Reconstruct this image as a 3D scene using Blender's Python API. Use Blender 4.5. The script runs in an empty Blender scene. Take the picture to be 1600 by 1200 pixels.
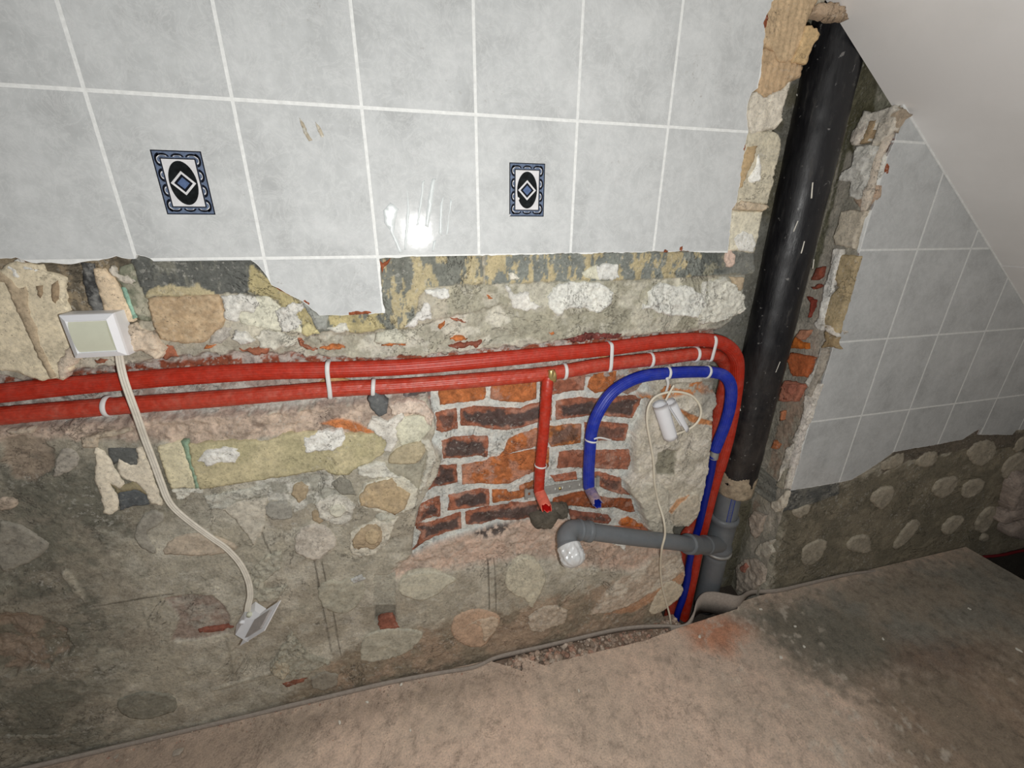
import bpy, math, random
import numpy as np
from mathutils import Vector, Matrix
from mathutils.geometry import delaunay_2d_cdt

# ------------------------------------------------------------------ camera
SC = bpy.context.scene
COL = SC.collection
R = np.array([[0.9705691974514629, -0.004133340615932984, -0.24078693580375837],
              [-0.08309856642655178, 0.932693643031131, -0.3509660902525201],
              [0.22603110674476318, 0.36064592572860266, 0.9049002459050697]])
C = np.array([0.44935997517108217, 0.18468284470504265, -0.8868987474316793])
F, Z0 = 653.25, 1.455
CAM = np.array([C[0], C[2], Z0 - C[1]])


def w2(v):
    return np.array([v[0], v[2], -v[1]])


cd = bpy.data.cameras.new('camera')
cam = bpy.data.objects.new('camera', cd)
COL.objects.link(cam)
cd.sensor_width = 36.0
cd.lens = F / 1600 * 36.0
cd.clip_start = 0.01
rx, ry, rz = w2(R[0]), -w2(R[1]), -w2(R[2])
cam.matrix_world = Matrix(((rx[0], ry[0], rz[0], CAM[0]), (rx[1], ry[1], rz[1], CAM[1]),
                           (rx[2], ry[2], rz[2], CAM[2]), (0, 0, 0, 1)))
SC.camera = cam

# ------------------------------------------------------------------ light
SC.view_settings.view_transform = 'Standard'
SC.view_settings.look = 'None'
SC.view_settings.gamma = 1.0
SC.view_settings.exposure = 0.0
SC.view_settings.use_curve_mapping = False
wd = bpy.data.worlds.new('world')
SC.world = wd
wd.use_nodes = True
wd.node_tree.nodes['Background'].inputs[0].default_value = (1.0, 0.97, 0.93, 1)
wd.node_tree.nodes['Background'].inputs[1].default_value = 0.14
ld = bpy.data.lights.new('phone_flash', 'POINT')
ld.energy = 28.0
ld.color = (1.0, 0.99, 0.965)
ld.shadow_soft_size = 0.006
lo = bpy.data.objects.new('phone_flash', ld)
COL.objects.link(lo)
lo.location = (CAM[0] + 0.058, CAM[1] + 0.0, CAM[2] - 0.032)


# ------------------------------------------------------------------ pixel -> place
FR = dict(a=(0, 0, 3.75), b=(400, 0, 3.75), c=(780, 0, 3.75), d=(1120, 0, 3.3333),
          e=(0, 300, 3.75), f=(400, 300, 3.75), g=(780, 300, 3.75), h=(1120, 300, 3.3333),
          i=(0, 600, 3.75), j=(400, 600, 3.75), k=(780, 600, 3.75), l=(1120, 600, 3.3333),
          m=(0, 880, 3.75), n=(400, 880, 3.75), o=(780, 880, 3.75), p=(1120, 880, 3.3333),
          A1=(640, 580, 8), A2=(820, 580, 8), A3=(640, 720, 8), A4=(820, 720, 8), A5=(1000, 590, 8),
          A6=(1000, 780, 6), A7=(340, 900, 10), A8=(70, 470, 8), B1=(1500, 640, 4.29),
          B2=(1220, 0, 5.4545), B3=(1140, 180, 5), B4=(1160, 400, 5.4545), B5=(1120, 600, 6),
          B6=(780, 960, 5), B7=(220, 220, 9.23), B8=(780, 240, 10.91), P=(0, 0, 1))


def px(fr, pts):
    x0, y0, s = FR[fr]
    return [(x0 + q[0] / s, y0 + q[1] / s) for q in pts]


def ray(x, y):
    return w2(R.T @ np.array([(x - 800) / F, (y - 600) / F, 1.0]))


def PY(x, y, d=0.0):          # meets the plane parallel to the tiled wall at depth d
    v = ray(x, y)
    return CAM + v * ((d - CAM[1]) / v[1])


def PX(x, y, X=1.6):          # meets the cheek of the pipe chase
    v = ray(x, y)
    return CAM + v * ((X - CAM[0]) / v[0])


def PZ(x, y, z=0.0):          # meets a level plane
    v = ray(x, y)
    return CAM + v * ((z - CAM[2]) / v[2])


def polyY(fr, pts, d=0.0):
    return [(q[0], q[2]) for q in (PY(a, b, d) for a, b in px(fr, pts))]


def polyX(fr, pts, X=1.6):
    return [(q[1], q[2]) for q in (PX(a, b, X) for a, b in px(fr, pts))]


def polyZ(fr, pts, z=0.0):
    return [(q[0], q[1]) for q in (PZ(a, b, z) for a, b in px(fr, pts))]


# ------------------------------------------------------------------ noise, colour
_rs = np.random.RandomState(7)
_T = _rs.rand(256, 256)


def vn(x, y, s=1.0, o=0):
    x = np.asarray(x, float) * s + 37.3 + o * 17.17
    y = np.asarray(y, float) * s + 91.7 + o * 5.31
    xi, yi = np.floor(x).astype(int), np.floor(y).astype(int)
    fx, fy = x - xi, y - yi
    fx, fy = fx * fx * (3 - 2 * fx), fy * fy * (3 - 2 * fy)
    t = lambda a, b: _T[a & 255, b & 255]
    return (t(xi, yi) * (1 - fx) + t(xi + 1, yi) * fx) * (1 - fy) + (t(xi, yi + 1) * (1 - fx) + t(xi + 1, yi + 1) * fx) * fy - 0.5


def fbm(x, y, s=1.0, n=4, o=0, g=0.55):
    r, a, w = 0, 1.0, 0
    for k in range(n):
        r = r + a * vn(x, y, s * 2.03 ** k, o + k * 3)
        w += a
        a *= g
    return r / w * 1.6


def ridge(x, y, s, o=0):
    return 1 - np.abs(fbm(x, y, s, 3, o)) * 4


def lin(c):
    c = np.asarray(c, float) / 255.0
    return np.where(c <= 0.04045, c / 12.92, ((c + 0.055) / 1.055) ** 2.4)


def sstep(a, b, x):
    t = np.clip((x - a) / (b - a), 0, 1)
    return t * t * (3 - 2 * t)


CEM, CEMD, CEML = (179, 173, 157), (120, 118, 108), (204, 199, 184)
WHT, CREAM, TAN = (240, 239, 232), (226, 216, 196), (180, 163, 138)
KHAKI, THIN, PINK = (192, 180, 146), (112, 114, 110), (200, 176, 158)
MORT, ORG, RED = (208, 211, 206), (200, 122, 72), (176, 112, 86)
CHAR, BISQ, TEAL = (72, 70, 70), (158, 90, 60), (150, 186, 166)
GREYP, SLAB = (176, 170, 160), (212, 189, 171)


def mott(c1, c2, s=60, thr=0.0, soft=0.08, o=0, var=0.10, vs=90, st=1.0):
    """two colours in blotches, each a little uneven"""
    a, b = lin(c1), lin(c2)

    def fn(x, z):
        w = sstep(thr - soft, thr + soft, fbm(x, z * st, s, 5, o, .65))[:, None]
        c = a * (1 - w) + b * w
        return c * (1 + var * 2 * fbm(x, z, vs, 3, o + 11))[:, None]
    return fn


def plain(c, var=0.12, vs=70, o=0):
    a = lin(c)
    return lambda x, z: a * (1 + var * 2 * fbm(x, z, vs, 4, o))[:, None]


def sdist(P, X, Z):
    """signed distance to polygon, positive inside"""
    P = np.asarray(P, float)
    n = len(P)
    d = np.full(X.shape, 1e9)
    ins = np.zeros(X.shape, bool)
    for k in range(n):
        ax, az = P[k]
        bx, bz = P[(k + 1) % n]
        ex, ez = bx - ax, bz - az
        L = ex * ex + ez * ez + 1e-14
        t = np.clip(((X - ax) * ex + (Z - az) * ez) / L, 0, 1)
        d = np.minimum(d, (X - ax - t * ex) ** 2 + (Z - az - t * ez) ** 2)
        c = (az > Z) != (bz > Z)
        xx = ax + (Z - az) * ex / (ez if abs(ez) > 1e-12 else 1e-12)
        ins ^= c & (X < xx)
    d = np.sqrt(d)
    return np.where(ins, d, -d)


# ------------------------------------------------------------------ objects
def mesh(name, V, Fs, mats, cols=None, fm=None, smooth=True):
    me = bpy.data.meshes.new(name)
    V = np.asarray(V, np.float32)
    if isinstance(Fs, np.ndarray):
        k = Fs.shape[1]
        flat = Fs.astype(np.int32).ravel()
        tot = np.full(len(Fs), k, np.int32)
    else:
        flat = np.array([q for f in Fs for q in f], np.int32)
        tot = np.array([len(f) for f in Fs], np.int32)
    me.vertices.add(len(V))
    me.vertices.foreach_set('co', V.ravel())
    me.loops.add(len(flat))
    me.loops.foreach_set('vertex_index', flat)
    me.polygons.add(len(tot))
    st = np.concatenate([[0], np.cumsum(tot)[:-1]]).astype(np.int32)
    me.polygons.foreach_set('loop_start', st)
    me.polygons.foreach_set('loop_total', tot)
    if fm is not None:
        me.polygons.foreach_set('material_index', np.asarray(fm, np.int32))
    me.polygons.foreach_set('use_smooth', np.full(len(tot), bool(smooth)))
    me.update(calc_edges=True)
    me.validate()
    for m in (mats if isinstance(mats, (list, tuple)) else [mats]):
        me.materials.append(m)
    if cols is not None:
        at = me.color_attributes.new('col', 'FLOAT_COLOR', 'POINT')
        c4 = np.ones((len(V), 4), np.float32)
        c4[:, :3] = np.clip(cols, 0, 1)
        at.data.foreach_set('color', c4.ravel())
    return me


def obj(name, me, parent=None, kind=None, label=None, cat=None, group=None):
    o = bpy.data.objects.new(name, me)
    COL.objects.link(o)
    if parent is not None:
        o.parent = parent
    if kind: o['kind'] = kind
    if label: o['label'] = label
    if cat: o['category'] = cat
    if group: o['group'] = group
    return o


# ------------------------------------------------------------------ materials
def nt(name):
    m = bpy.data.materials.new(name)
    m.use_nodes = True
    t = m.node_tree
    b = t.nodes['Principled BSDF']
    return m, t, b


def L(t, a, b):
    t.links.new(a, b)


def node(t, typ, **kw):
    n = t.nodes.new(typ)
    for k, v in kw.items():
        setattr(n, k, v)
    return n


def noise(t, vec, scale, detail=6, rough=0.6):
    n = node(t, 'ShaderNodeTexNoise')
    n.inputs['Scale'].default_value = scale
    n.inputs['Detail'].default_value = detail
    n.inputs['Roughness'].default_value = rough
    L(t, vec, n.inputs['Vector'])
    return n.outputs['Fac']


def ramp(t, fac, stops):
    r = node(t, 'ShaderNodeValToRGB')
    e = r.color_ramp.elements
    while len(e) < len(stops):
        e.new(0.5)
    for k, (p, c) in enumerate(stops):
        e[k].position = p
        e[k].color = (*c, 1) if len(c) == 3 else c
    L(t, fac, r.inputs[0])
    return r.outputs[0]


def mix(t, fac, a, b, mode='MIX'):
    n = node(t, 'ShaderNodeMix', data_type='RGBA', blend_type=mode)
    for i, v in ((0, fac), (6, a), (7, b)):
        if hasattr(v, 'default_value') or hasattr(v, 'links'):
            L(t, v, n.inputs[i])
        elif isinstance(v, (int, float)):
            n.inputs[i].default_value = v
        else:
            n.inputs[i].default_value = (*v, 1)
    return n.outputs[2]


def bump(t, b, h, strength, dist):
    n = node(t, 'ShaderNodeBump')
    n.inputs['Strength'].default_value = strength
    n.inputs['Distance'].default_value = dist
    L(t, h, n.inputs['Height'])
    L(t, n.outputs[0], b.inputs['Normal'])
    return n


def masonry(name, rough=0.9, bdist=0.004, speck=0.45, fine=150, crack=0.7):
    """base colour from the piece's own colour layer, broken up by grain, dust and pits"""
    m, t, b = nt(name)
    at = node(t, 'ShaderNodeAttribute', attribute_name='col')
    tc = node(t, 'ShaderNodeTexCoord')
    v = tc.outputs['Object']
    n1 = noise(t, v, fine, 7, 0.75)
    n2 = noise(t, v, 28, 9, 0.7)
    g = (lambda x: (x, x, x))
    c = mix(t, 1.0, at.outputs['Color'], ramp(t, n1, [(0.30, g(0.68)), (0.47, g(1.06)), (0.70, g(1.36))]), 'MULTIPLY')
    c = mix(t, 1.0, c, ramp(t, n2, [(0.30, (0.77, 0.77, 0.76)), (0.47, (1.04, 1.04, 1.04)), (0.70, (1.26, 1.25, 1.22))]), 'MULTIPLY')
    # pale dust flecks and tiny dark pits
    n3 = noise(t, v, 120, 5, 0.6)
    n4 = noise(t, v, 9, 4, 0.6)
    mm = node(t, 'ShaderNodeMath', operation='MULTIPLY')
    L(t, ramp(t, n3, [(0.57, g(0)), (0.62, g(1))]), mm.inputs[0])
    L(t, ramp(t, n4, [(0.42, g(0)), (0.60, g(speck))]), mm.inputs[1])
    c = mix(t, mm.outputs[0], c, (0.66, 0.64, 0.58))
    n5 = noise(t, v, 240, 3, 0.5)
    c = mix(t, ramp(t, n5, [(0.27, g(0.75)), (0.33, g(0))]), c, (0.08, 0.07, 0.06))
    # wandering hairline cracks
    wn = node(t, 'ShaderNodeTexNoise')
    wn.inputs['Scale'].default_value = 6.0
    wn.inputs['Detail'].default_value = 8
    wn.inputs['Roughness'].default_value = 0.7
    wn.inputs['Distortion'].default_value = 0.8
    L(t, v, wn.inputs['Vector'])
    mk = node(t, 'ShaderNodeMath', operation='MULTIPLY')
    L(t, ramp(t, wn.outputs['Fac'], [(0.4965, g(0)), (0.4993, g(1)), (0.5007, g(1)), (0.5035, g(0))]), mk.inputs[0])
    L(t, ramp(t, noise(t, v, 5, 3, 0.5), [(0.46, g(0)), (0.56, g(crack))]), mk.inputs[1])
    c = mix(t, mk.outputs[0], c, (0.07, 0.06, 0.05))
    L(t, c, b.inputs['Base Color'])
    b.inputs['Roughness'].default_value = rough
    b.inputs['Specular IOR Level'].default_value = 0.3
    ad = node(t, 'ShaderNodeMath', operation='ADD')
    L(t, n1, ad.inputs[0])
    L(t, n2, ad.inputs[1])
    sb = node(t, 'ShaderNodeMath', operation='SUBTRACT')
    L(t, ad.outputs[0], sb.inputs[0])
    L(t, mk.outputs[0], sb.inputs[1])
    bump(t, b, sb.outputs[0], 0.95, bdist)
    return m


M_MAS = masonry('masonry')
M_BRK = masonry('brick_face', 0.62, 0.006, 0.5, 230)
M_BRK.node_tree.nodes['Principled BSDF'].inputs['Specular IOR Level'].default_value = 0.5
M_SMO = masonry('smooth_adhesive', 0.85, 0.0014, 0.18, 130, 0.4)
M_FLR = masonry('dusty_screed', 0.95, 0.0018, 0.10, 210, 0.25)


def tile_mat():
    m, t, b = nt('tile_glaze')
    tc = node(t, 'ShaderNodeTexCoord')
    oi = node(t, 'ShaderNodeObjectInfo')
    va = node(t, 'ShaderNodeVectorMath', operation='ADD')
    cx = node(t, 'ShaderNodeCombineXYZ')
    sc = node(t, 'ShaderNodeMath', operation='MULTIPLY')
    L(t, oi.outputs['Random'], sc.inputs[0])
    sc.inputs[1].default_value = 40
    L(t, sc.outputs[0], cx.inputs[0])
    L(t, sc.outputs[0], cx.inputs[2])
    L(t, tc.outputs['Object'], va.inputs[0])
    L(t, cx.outputs[0], va.inputs[1])
    v = va.outputs[0]
    g = (lambda x: (x, x, x))
    n1 = noise(t, v, 11, 8, 0.62)
    c = ramp(t, n1, [(0.28, (0.48, 0.495, 0.495)), (0.46, (0.59, 0.61, 0.61)), (0.66, (0.68, 0.70, 0.70))])
    # thin pale veins
    nw = node(t, 'ShaderNodeTexNoise')
    nw.inputs['Scale'].default_value = 24
    nw.inputs['Detail'].default_value = 9
    nw.inputs['Roughness'].default_value = 0.72
    nw.inputs['Distortion'].default_value = 1.6
    L(t, v, nw.inputs['Vector'])
    ve = ramp(t, nw.outputs['Fac'], [(0.465, g(0)), (0.497, g(0.42)), (0.503, g(0.42)), (0.535, g(0))])
    c = mix(t, ve, c, (0.74, 0.755, 0.75))
    ng = noise(t, v, 60, 6, 0.7)
    c = mix(t, 1.0, c, ramp(t, ng, [(0.3, g(0.93)), (0.6, g(1.03))]), 'MULTIPLY')
    nd = noise(t, v, 6, 4, 0.6)
    nf = noise(t, v, 130, 2, 0.5)
    dm = node(t, 'ShaderNodeMath', operation='MULTIPLY')
    L(t, ramp(t, nd, [(0.58, g(0)), (0.68, g(1))]), dm.inputs[0])
    L(t, ramp(t, nf, [(0.62, g(0)), (0.70, g(0.5))]), dm.inputs[1])
    c = mix(t, dm.outputs[0], c, (0.33, 0.31, 0.28))
    L(t, c, b.inputs['Base Color'])
    b.inputs['Roughness'].default_value = 0.085
    b.inputs['Specular IOR Level'].default_value = 0.42
    bump(t, b, noise(t, v, 14, 4, 0.5), 0.35, 0.0012)
    return m


M_TILE = tile_mat()


def simple(name, c, rough=0.6, metal=0.0, nscale=60, var=0.12, bd=0.0006, spec=0.4, dust=0.0, dustc=(0.5, 0.46, 0.4)):
    m, t, b = nt(name)
    tc = node(t, 'ShaderNodeTexCoord')
    v = tc.outputs['Object']
    n1 = noise(t, v, nscale, 6, 0.65)
    a = lin(c)
    col = ramp(t, n1, [(0.3, tuple(a * (1 - var))), (0.7, tuple(np.clip(a * (1 + var), 0, 1)))])
    if dust > 0:
        n2 = noise(t, v, nscale * 0.35, 7, 0.7)
        col = mix(t, ramp(t, n2, [(0.45, (0, 0, 0)), (0.7, (dust,) * 3)]), col, dustc)
    L(t, col, b.inputs['Base Color'])
    b.inputs['Roughness'].default_value = rough
    b.inputs['Metallic'].default_value = metal
    b.inputs['Specular IOR Level'].default_value = spec
    if bd:
        bump(t, b, n1, 0.5, bd)
    return m


M_GROUT = simple('white_grout', (238, 240, 238), 0.8, nscale=90, bd=0.001)
M_BISQ = simple('terracotta_body', (166, 84, 54), 0.9, nscale=250, var=0.3, bd=0.002)
M_NAVY = simple('navy_print', (14, 18, 28), 0.2, bd=0, spec=0.5)
M_BLUEG = simple('slate_blue_print', (104, 118, 142), 0.2, bd=0, spec=0.5, nscale=200, var=0.35)
M_BLKM = simple('black_marble_print', (20, 24, 26), 0.2, bd=0, spec=0.5, nscale=90, var=0.9)
M_WPR = simple('white_print', (226, 226, 228), 0.2, bd=0, spec=0.5)
M_BLU2 = simple('blue_print', (92, 112, 150), 0.2, bd=0, spec=0.5, nscale=200, var=0.25)


def paint_mat():
    m, t, b = nt('ceiling_paint')
    tc = node(t, 'ShaderNodeTexCoord')
    v = tc.outputs['Object']
    n1 = noise(t, v, 3.5, 5, 0.6)
    c = ramp(t, n1, [(0.3, (0.82, 0.815, 0.80)), (0.6, (0.90, 0.895, 0.885))])
    n2 = noise(t, v, 45, 3, 0.5)
    c = mix(t, ramp(t, n2, [(0.74, (0, 0, 0)), (0.78, (0.3, 0.3, 0.3))]), c, (0.5, 0.49, 0.47))
    L(t, c, b.inputs['Base Color'])
    b.inputs['Roughness'].default_value = 0.75
    b.inputs['Specular IOR Level'].default_value = 0.3
    bump(t, b, noise(t, v, 300, 3, 0.5), 0.25, 0.0004)
    return m


M_PAINT = paint_mat()
M_REDA = simple('red_sleeve', (180, 44, 22), 0.42, nscale=120, var=0.22, spec=0.55, dust=0.10, dustc=(0.75, 0.40, 0.32))
M_REDB = simple('dusty_red_sleeve', (184, 60, 40), 0.42, nscale=120, var=0.22, spec=0.55, dust=0.30, dustc=(0.60, 0.27, 0.20))
M_REDI = simple('torn_pink_sleeve', (226, 116, 96), 0.6, nscale=90, var=0.2)
M_BLUE = simple('blue_sleeve', (16, 44, 160), 0.40, nscale=120, var=0.2, spec=0.55, dust=0.14, dustc=(0.25, 0.27, 0.42))
M_DRED = simple('dark_red_pipe', (180, 18, 16), 0.45, nscale=60, var=0.15)
M_DBLU = simple('dark_blue_pipe', (14, 34, 140), 0.45, nscale=60, var=0.15)
M_BRASS = simple('brass', (214, 190, 130), 0.3, metal=0.8, nscale=80, var=0.1)
M_TIE = simple('white_nylon', (222, 222, 220), 0.45, nscale=60, var=0.05)
M_GPVC = simple('grey_plastic', (112, 117, 121), 0.42, nscale=40, var=0.08, spec=0.45, dust=0.22, dustc=(0.26, 0.25, 0.24))
M_BLINE = simple('blue_marking', (40, 66, 160), 0.5, bd=0)
M_STEEL = simple('galvanised_steel', (168, 168, 164), 0.42, metal=0.35, nscale=70, var=0.15)
M_FOIL = simple('crinkled_film', (222, 224, 224), 0.22, metal=0.15, nscale=40, var=0.1)
M_WPL = simple('white_plastic', (238, 239, 242), 0.4, nscale=30, var=0.03, bd=0)
M_CPL = simple('cream_plastic', (214, 216, 196), 0.4, nscale=30, var=0.04, bd=0)
M_CAB = simple('white_cable', (228, 222, 208), 0.5, nscale=90, var=0.06, dust=0.45, dustc=(0.42, 0.37, 0.31))
M_CAB2 = simple('cream_cable', (226, 218, 198), 0.45, nscale=60, var=0.05)
M_BLACK = simple('black_plastic', (26, 26, 28), 0.5, nscale=60, var=0.2)
M_WOOD = simple('pale_wood', (196, 160, 112), 0.8, nscale=140, var=0.25, bd=0.001)
M_FOAM = simple('grey_foam', (166, 156, 146), 0.95, nscale=120, var=0.18, bd=0.0015, dust=0.5, dustc=(0.40, 0.34, 0.29))
M_CHIP = simple('plaster_chip', (232, 228, 216), 0.9, nscale=150, var=0.12, bd=0.001)
M_TBAR = simple('stained_tube', (84, 80, 72), 0.85, nscale=110, var=0.4, bd=0.003)


def bitumen():
    m, t, b = nt('bitumen_black')
    tc = node(t, 'ShaderNodeTexCoord')
    mp = node(t, 'ShaderNodeMapping')
    mp.inputs['Scale'].default_value = (1, 1, 0.22)
    L(t, tc.outputs['Object'], mp.inputs['Vector'])
    v, w = tc.outputs['Object'], mp.outputs[0]
    g = (lambda x: (x, x, x))
    n1 = noise(t, w, 60, 8, 0.7)
    c = ramp(t, n1, [(0.3, (0.004, 0.004, 0.006)), (0.58, (0.013, 0.013, 0.015)), (0.74, (0.07, 0.065, 0.06))])
    n2 = noise(t, v, 9, 6, 0.7)
    sp = node(t, 'ShaderNodeSeparateXYZ')
    L(t, tc.outputs['Object'], sp.inputs[0])
    lowm = node(t, 'ShaderNodeMapRange')
    lowm.inputs[1].default_value = 1.05
    lowm.inputs[2].default_value = 0.62
    L(t, sp.outputs[2], lowm.inputs[0])
    mm = node(t, 'ShaderNodeMath', operation='MULTIPLY')
    L(t, lowm.outputs[0], mm.inputs[0])
    L(t, ramp(t, n2, [(0.42, g(0)), (0.62, g(0.5))]), mm.inputs[1])
    c = mix(t, mm.outputs[0], c, (0.085, 0.070, 0.058))
    n3 = noise(t, v, 70, 4, 0.6)
    c = mix(t, ramp(t, n3, [(0.66, g(0)), (0.71, g(0.7))]), c, (0.26, 0.25, 0.24))
    L(t, c, b.inputs['Base Color'])
    L(t, ramp(t, n1, [(0.35, g(0.30)), (0.7, g(0.65))]), b.inputs['Roughness'])
    b.inputs['Specular IOR Level'].default_value = 0.5
    bump(t, b, n1, 0.5, 0.0022)
    return m


M_BIT = bitumen()

# ------------------------------------------------------------------ relief surfaces
class Field:
    """a relief surface u,v -> height, with colour, laid down layer over layer"""

    def __init__(s, us, vs, base, col):
        s.us, s.vs = us, vs
        s.U, s.V = np.meshgrid(us, vs)
        s.U, s.V = s.U.ravel(), s.V.ravel()
        s.h = base(s.U, s.V)
        s.c = col(s.U, s.V)

    def layer(s, P, h=None, col=None, rag=0.004, soft=0.002, rs=60, rough=0.0, rsc=70, o=0, add=None, alpha=1.0):
        P = np.asarray(P, float)
        mg = rag * 2 + soft + 0.004
        k = np.where((s.U > P[:, 0].min() - mg) & (s.U < P[:, 0].max() + mg) & (s.V > P[:, 1].min() - mg) & (s.V < P[:, 1].max() + mg))[0]
        if len(k) == 0: return
        x, z = s.U[k], s.V[k]
        d = sdist(P, x, z) + rag * 2.2 * fbm(x, z, rs, 4, o + 2)
        w = sstep(-soft, soft, d) * alpha
        if h is not None:
            s.h[k] = s.h[k] * (1 - w) + (h + rough * 2 * fbm(x, z, rsc, 4, o + 5)) * w
        if add is not None:
            s.h[k] += add(x, z, d) * w
        if col is not None:
            s.c[k] = s.c[k] * (1 - w[:, None]) + col(x, z) * w[:, None]

    def faces(s, keep=None):
        nu, nv = len(s.us), len(s.vs)
        a = (np.arange(nv - 1)[:, None] * nu + np.arange(nu - 1)[None, :]).ravel()
        q = np.stack([a, a + 1, a + 1 + nu, a + nu], 1)
        if keep is not None:
            q = q[keep(s.U[a], s.V[a])]
        us = np.unique(q)
        mp = np.zeros(nu * nv, int)
        mp[us] = np.arange(len(us))
        return us, mp[q]


# --- back wall ---------------------------------------------------------------
XL, XR, ZB = -0.78, 3.52, -0.10
LX0, LZ0, LSL = 1.354, 1.697, -0.6794   # where the sloping ceiling meets the wall
zceil = lambda x: LZ0 + (x - LX0) * LSL
xs = np.concatenate([np.arange(XL, 1.20, 0.0028), np.arange(1.20, 1.66, 0.0024), np.arange(1.66, XR, 0.006)])
zs = np.concatenate([np.arange(ZB, 1.245, 0.0027), np.arange(1.245, 1.95, 0.0036)])


def base_h(x, z):
    return 0.012 + 0.0022 * fbm(x, z, 9, 3, 1) + 0.0012 * fbm(x, z, 110, 3, 4)


def base_c(x, z):
    c = mott(CEM, CEML, 14, 0.08, 0.16, 3, 0.10, 60)(x, z)
    w = sstep(0.0, 0.25, fbm(x, z, 7, 4, 21))[:, None]
    c = c * (1 - w * 0.35) + lin((150, 138, 122)) * w * 0.35
    w = sstep(0.12, 0.3, fbm(x, z, 26, 5, 33))[:, None]
    return c * (1 - w * 0.5) + lin((196, 192, 178)) * w * 0.5


W = Field(xs, zs, base_h, base_c)
LY = lambda fr, pts, h=0.012, **k: W.layer(polyY(fr, pts, h), h, **k)

# broad tones of the bare render
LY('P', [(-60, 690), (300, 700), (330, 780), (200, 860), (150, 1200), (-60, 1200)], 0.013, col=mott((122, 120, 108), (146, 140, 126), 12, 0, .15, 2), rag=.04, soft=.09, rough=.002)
LY('P', [(560, 1000), (760, 960), (1040, 890), (1060, 960), (830, 1035), (560, 1085), (420, 1110)], 0.012, col=mott((172, 152, 132), (150, 138, 120), 12, 0, .15, 4), rag=.02, soft=.03, rough=.002)
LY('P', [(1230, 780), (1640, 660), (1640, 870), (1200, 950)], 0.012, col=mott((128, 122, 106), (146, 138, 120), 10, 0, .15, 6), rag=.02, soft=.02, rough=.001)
# thin-set bed under and beside the tiles
LY('e', [(760, 400), (795, 360), (850, 365), (900, 395), (1100, 395), (1480, 390), (1530, 440), (1600, 540), (1560, 610), (1400, 590), (860, 620), (820, 560)], .006, col=mott((104, 106, 102), (132, 132, 122), 50, .08, .08, 3, st=.25), rag=.003, soft=.001, rough=.0012)
LY('e', [(860, 575), (920, 545), (1000, 550), (1100, 560), (1160, 525), (1190, 560), (1250, 590), (1250, 610), (860, 620)], .005, col=plain(KHAKI), rag=.003, soft=.001)
LY('e', [(-60, 380), (90, 370), (190, 400), (600, 380), (680, 365), (760, 385), (800, 520), (850, 700), (800, 780), (-60, 780)], .010, col=mott((112, 104, 90), (150, 136, 114), 40, 0, .06, 9, st=.4), rag=.004, soft=.002, rough=.002)
LY('f', [(-40, 400), (80, 520), (200, 600), (360, 720), (520, 715), (760, 705), (770, 800), (620, 830), (420, 810), (330, 860), (260, 830), (120, 640), (-40, 580)], .007, col=mott((186, 174, 132), (122, 124, 116), 44, .10, .04, 5, st=.4), rag=.003, soft=.001, rough=.001)
LY('f', [(725, 380), (1330, 365), (1330, 545), (1150, 552), (1000, 560), (955, 620), (930, 740), (880, 805), (770, 805), (735, 600)], .006, col=mott((188, 176, 142), (128, 130, 122), 62, -.04, .03, 8, st=.33), rag=.002, soft=.001, rough=.0016)
LY('g', [(-80, 360), (1345, 345), (1500, 340), (1500, 480), (1230, 490), (900, 515), (560, 525), (-80, 545)], .006, col=mott((188, 175, 140), (132, 136, 130), 66, -.06, .03, 10, st=.4), rag=.0015, soft=.0012, rough=.0016)
LY('g', [(1180, 350), (1500, 345), (1500, 480), (1180, 480)], .007, col=mott((104, 108, 104), (150, 148, 130), 30, .1, .06, 12), rag=.004, soft=.0015, rough=.001)
# render band over the pipe run
LY('g', [(-300, 545), (0, 540), (560, 520), (1200, 505), (1460, 490), (1440, 700), (1300, 790), (700, 850), (300, 870), (-300, 900)], .010, col=mott((170, 166, 148), (196, 192, 176), 18, .02, .1, 14), rag=.004, soft=.003, rough=.003)
LY('f', [(270, 840), (640, 830), (880, 810), (1020, 760), (1500, 640), (1500, 860), (1000, 930), (700, 960), (300, 950)], .016, col=mott((172, 168, 152), (204, 200, 186), 22, .02, .1, 15), rag=.006, soft=.003, rough=.004)
# the chased channel the pipes lie in
LY('P', [(-90, 590), (60, 588), (110, 572), (200, 566), (262, 556), (380, 545), (440, 548), (540, 556), (650, 554), (720, 545), (800, 538), (900, 528), (1000, 521), (1100, 512), (1180, 505), (1180, 610), (1000, 600), (680, 612), (600, 632), (540, 628), (440, 640), (320, 650), (200, 660), (100, 668), (-90, 680)], .036, col=mott((176, 160, 150), (198, 194, 186), 30, .05, .08, 17), rag=.006, soft=.004, rough=.006, rsc=60)
LY('P', [(-90, 570), (60, 588), (200, 570), (380, 552), (540, 560), (720, 552), (900, 532), (1130, 512), (1130, 524), (900, 545), (640, 566), (380, 572), (100, 592), (-90, 606)], .030, col=mott((150, 84, 62), (190, 180, 172), 60, -.02, .06, 19), rag=.006, soft=.003, rough=.006)
LY('P', [(-90, 672), (100, 664), (250, 655), (420, 645), (560, 628), (650, 625), (672, 660), (600, 668), (560, 684), (470, 680), (400, 684), (330, 692), (250, 690), (100, 684), (-90, 696)], .018, col=mott((176, 158, 144), (206, 186, 168), 26, 0, .1, 22), rag=.006, soft=.006, rough=.007, rsc=50)
LY('j', [(380, 235), (470, 205), (560, 215), (650, 260), (700, 290), (560, 282), (430, 245)], .013, col=plain((206, 132, 84), .2), rag=.003, soft=.003, rough=.003)
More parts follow.
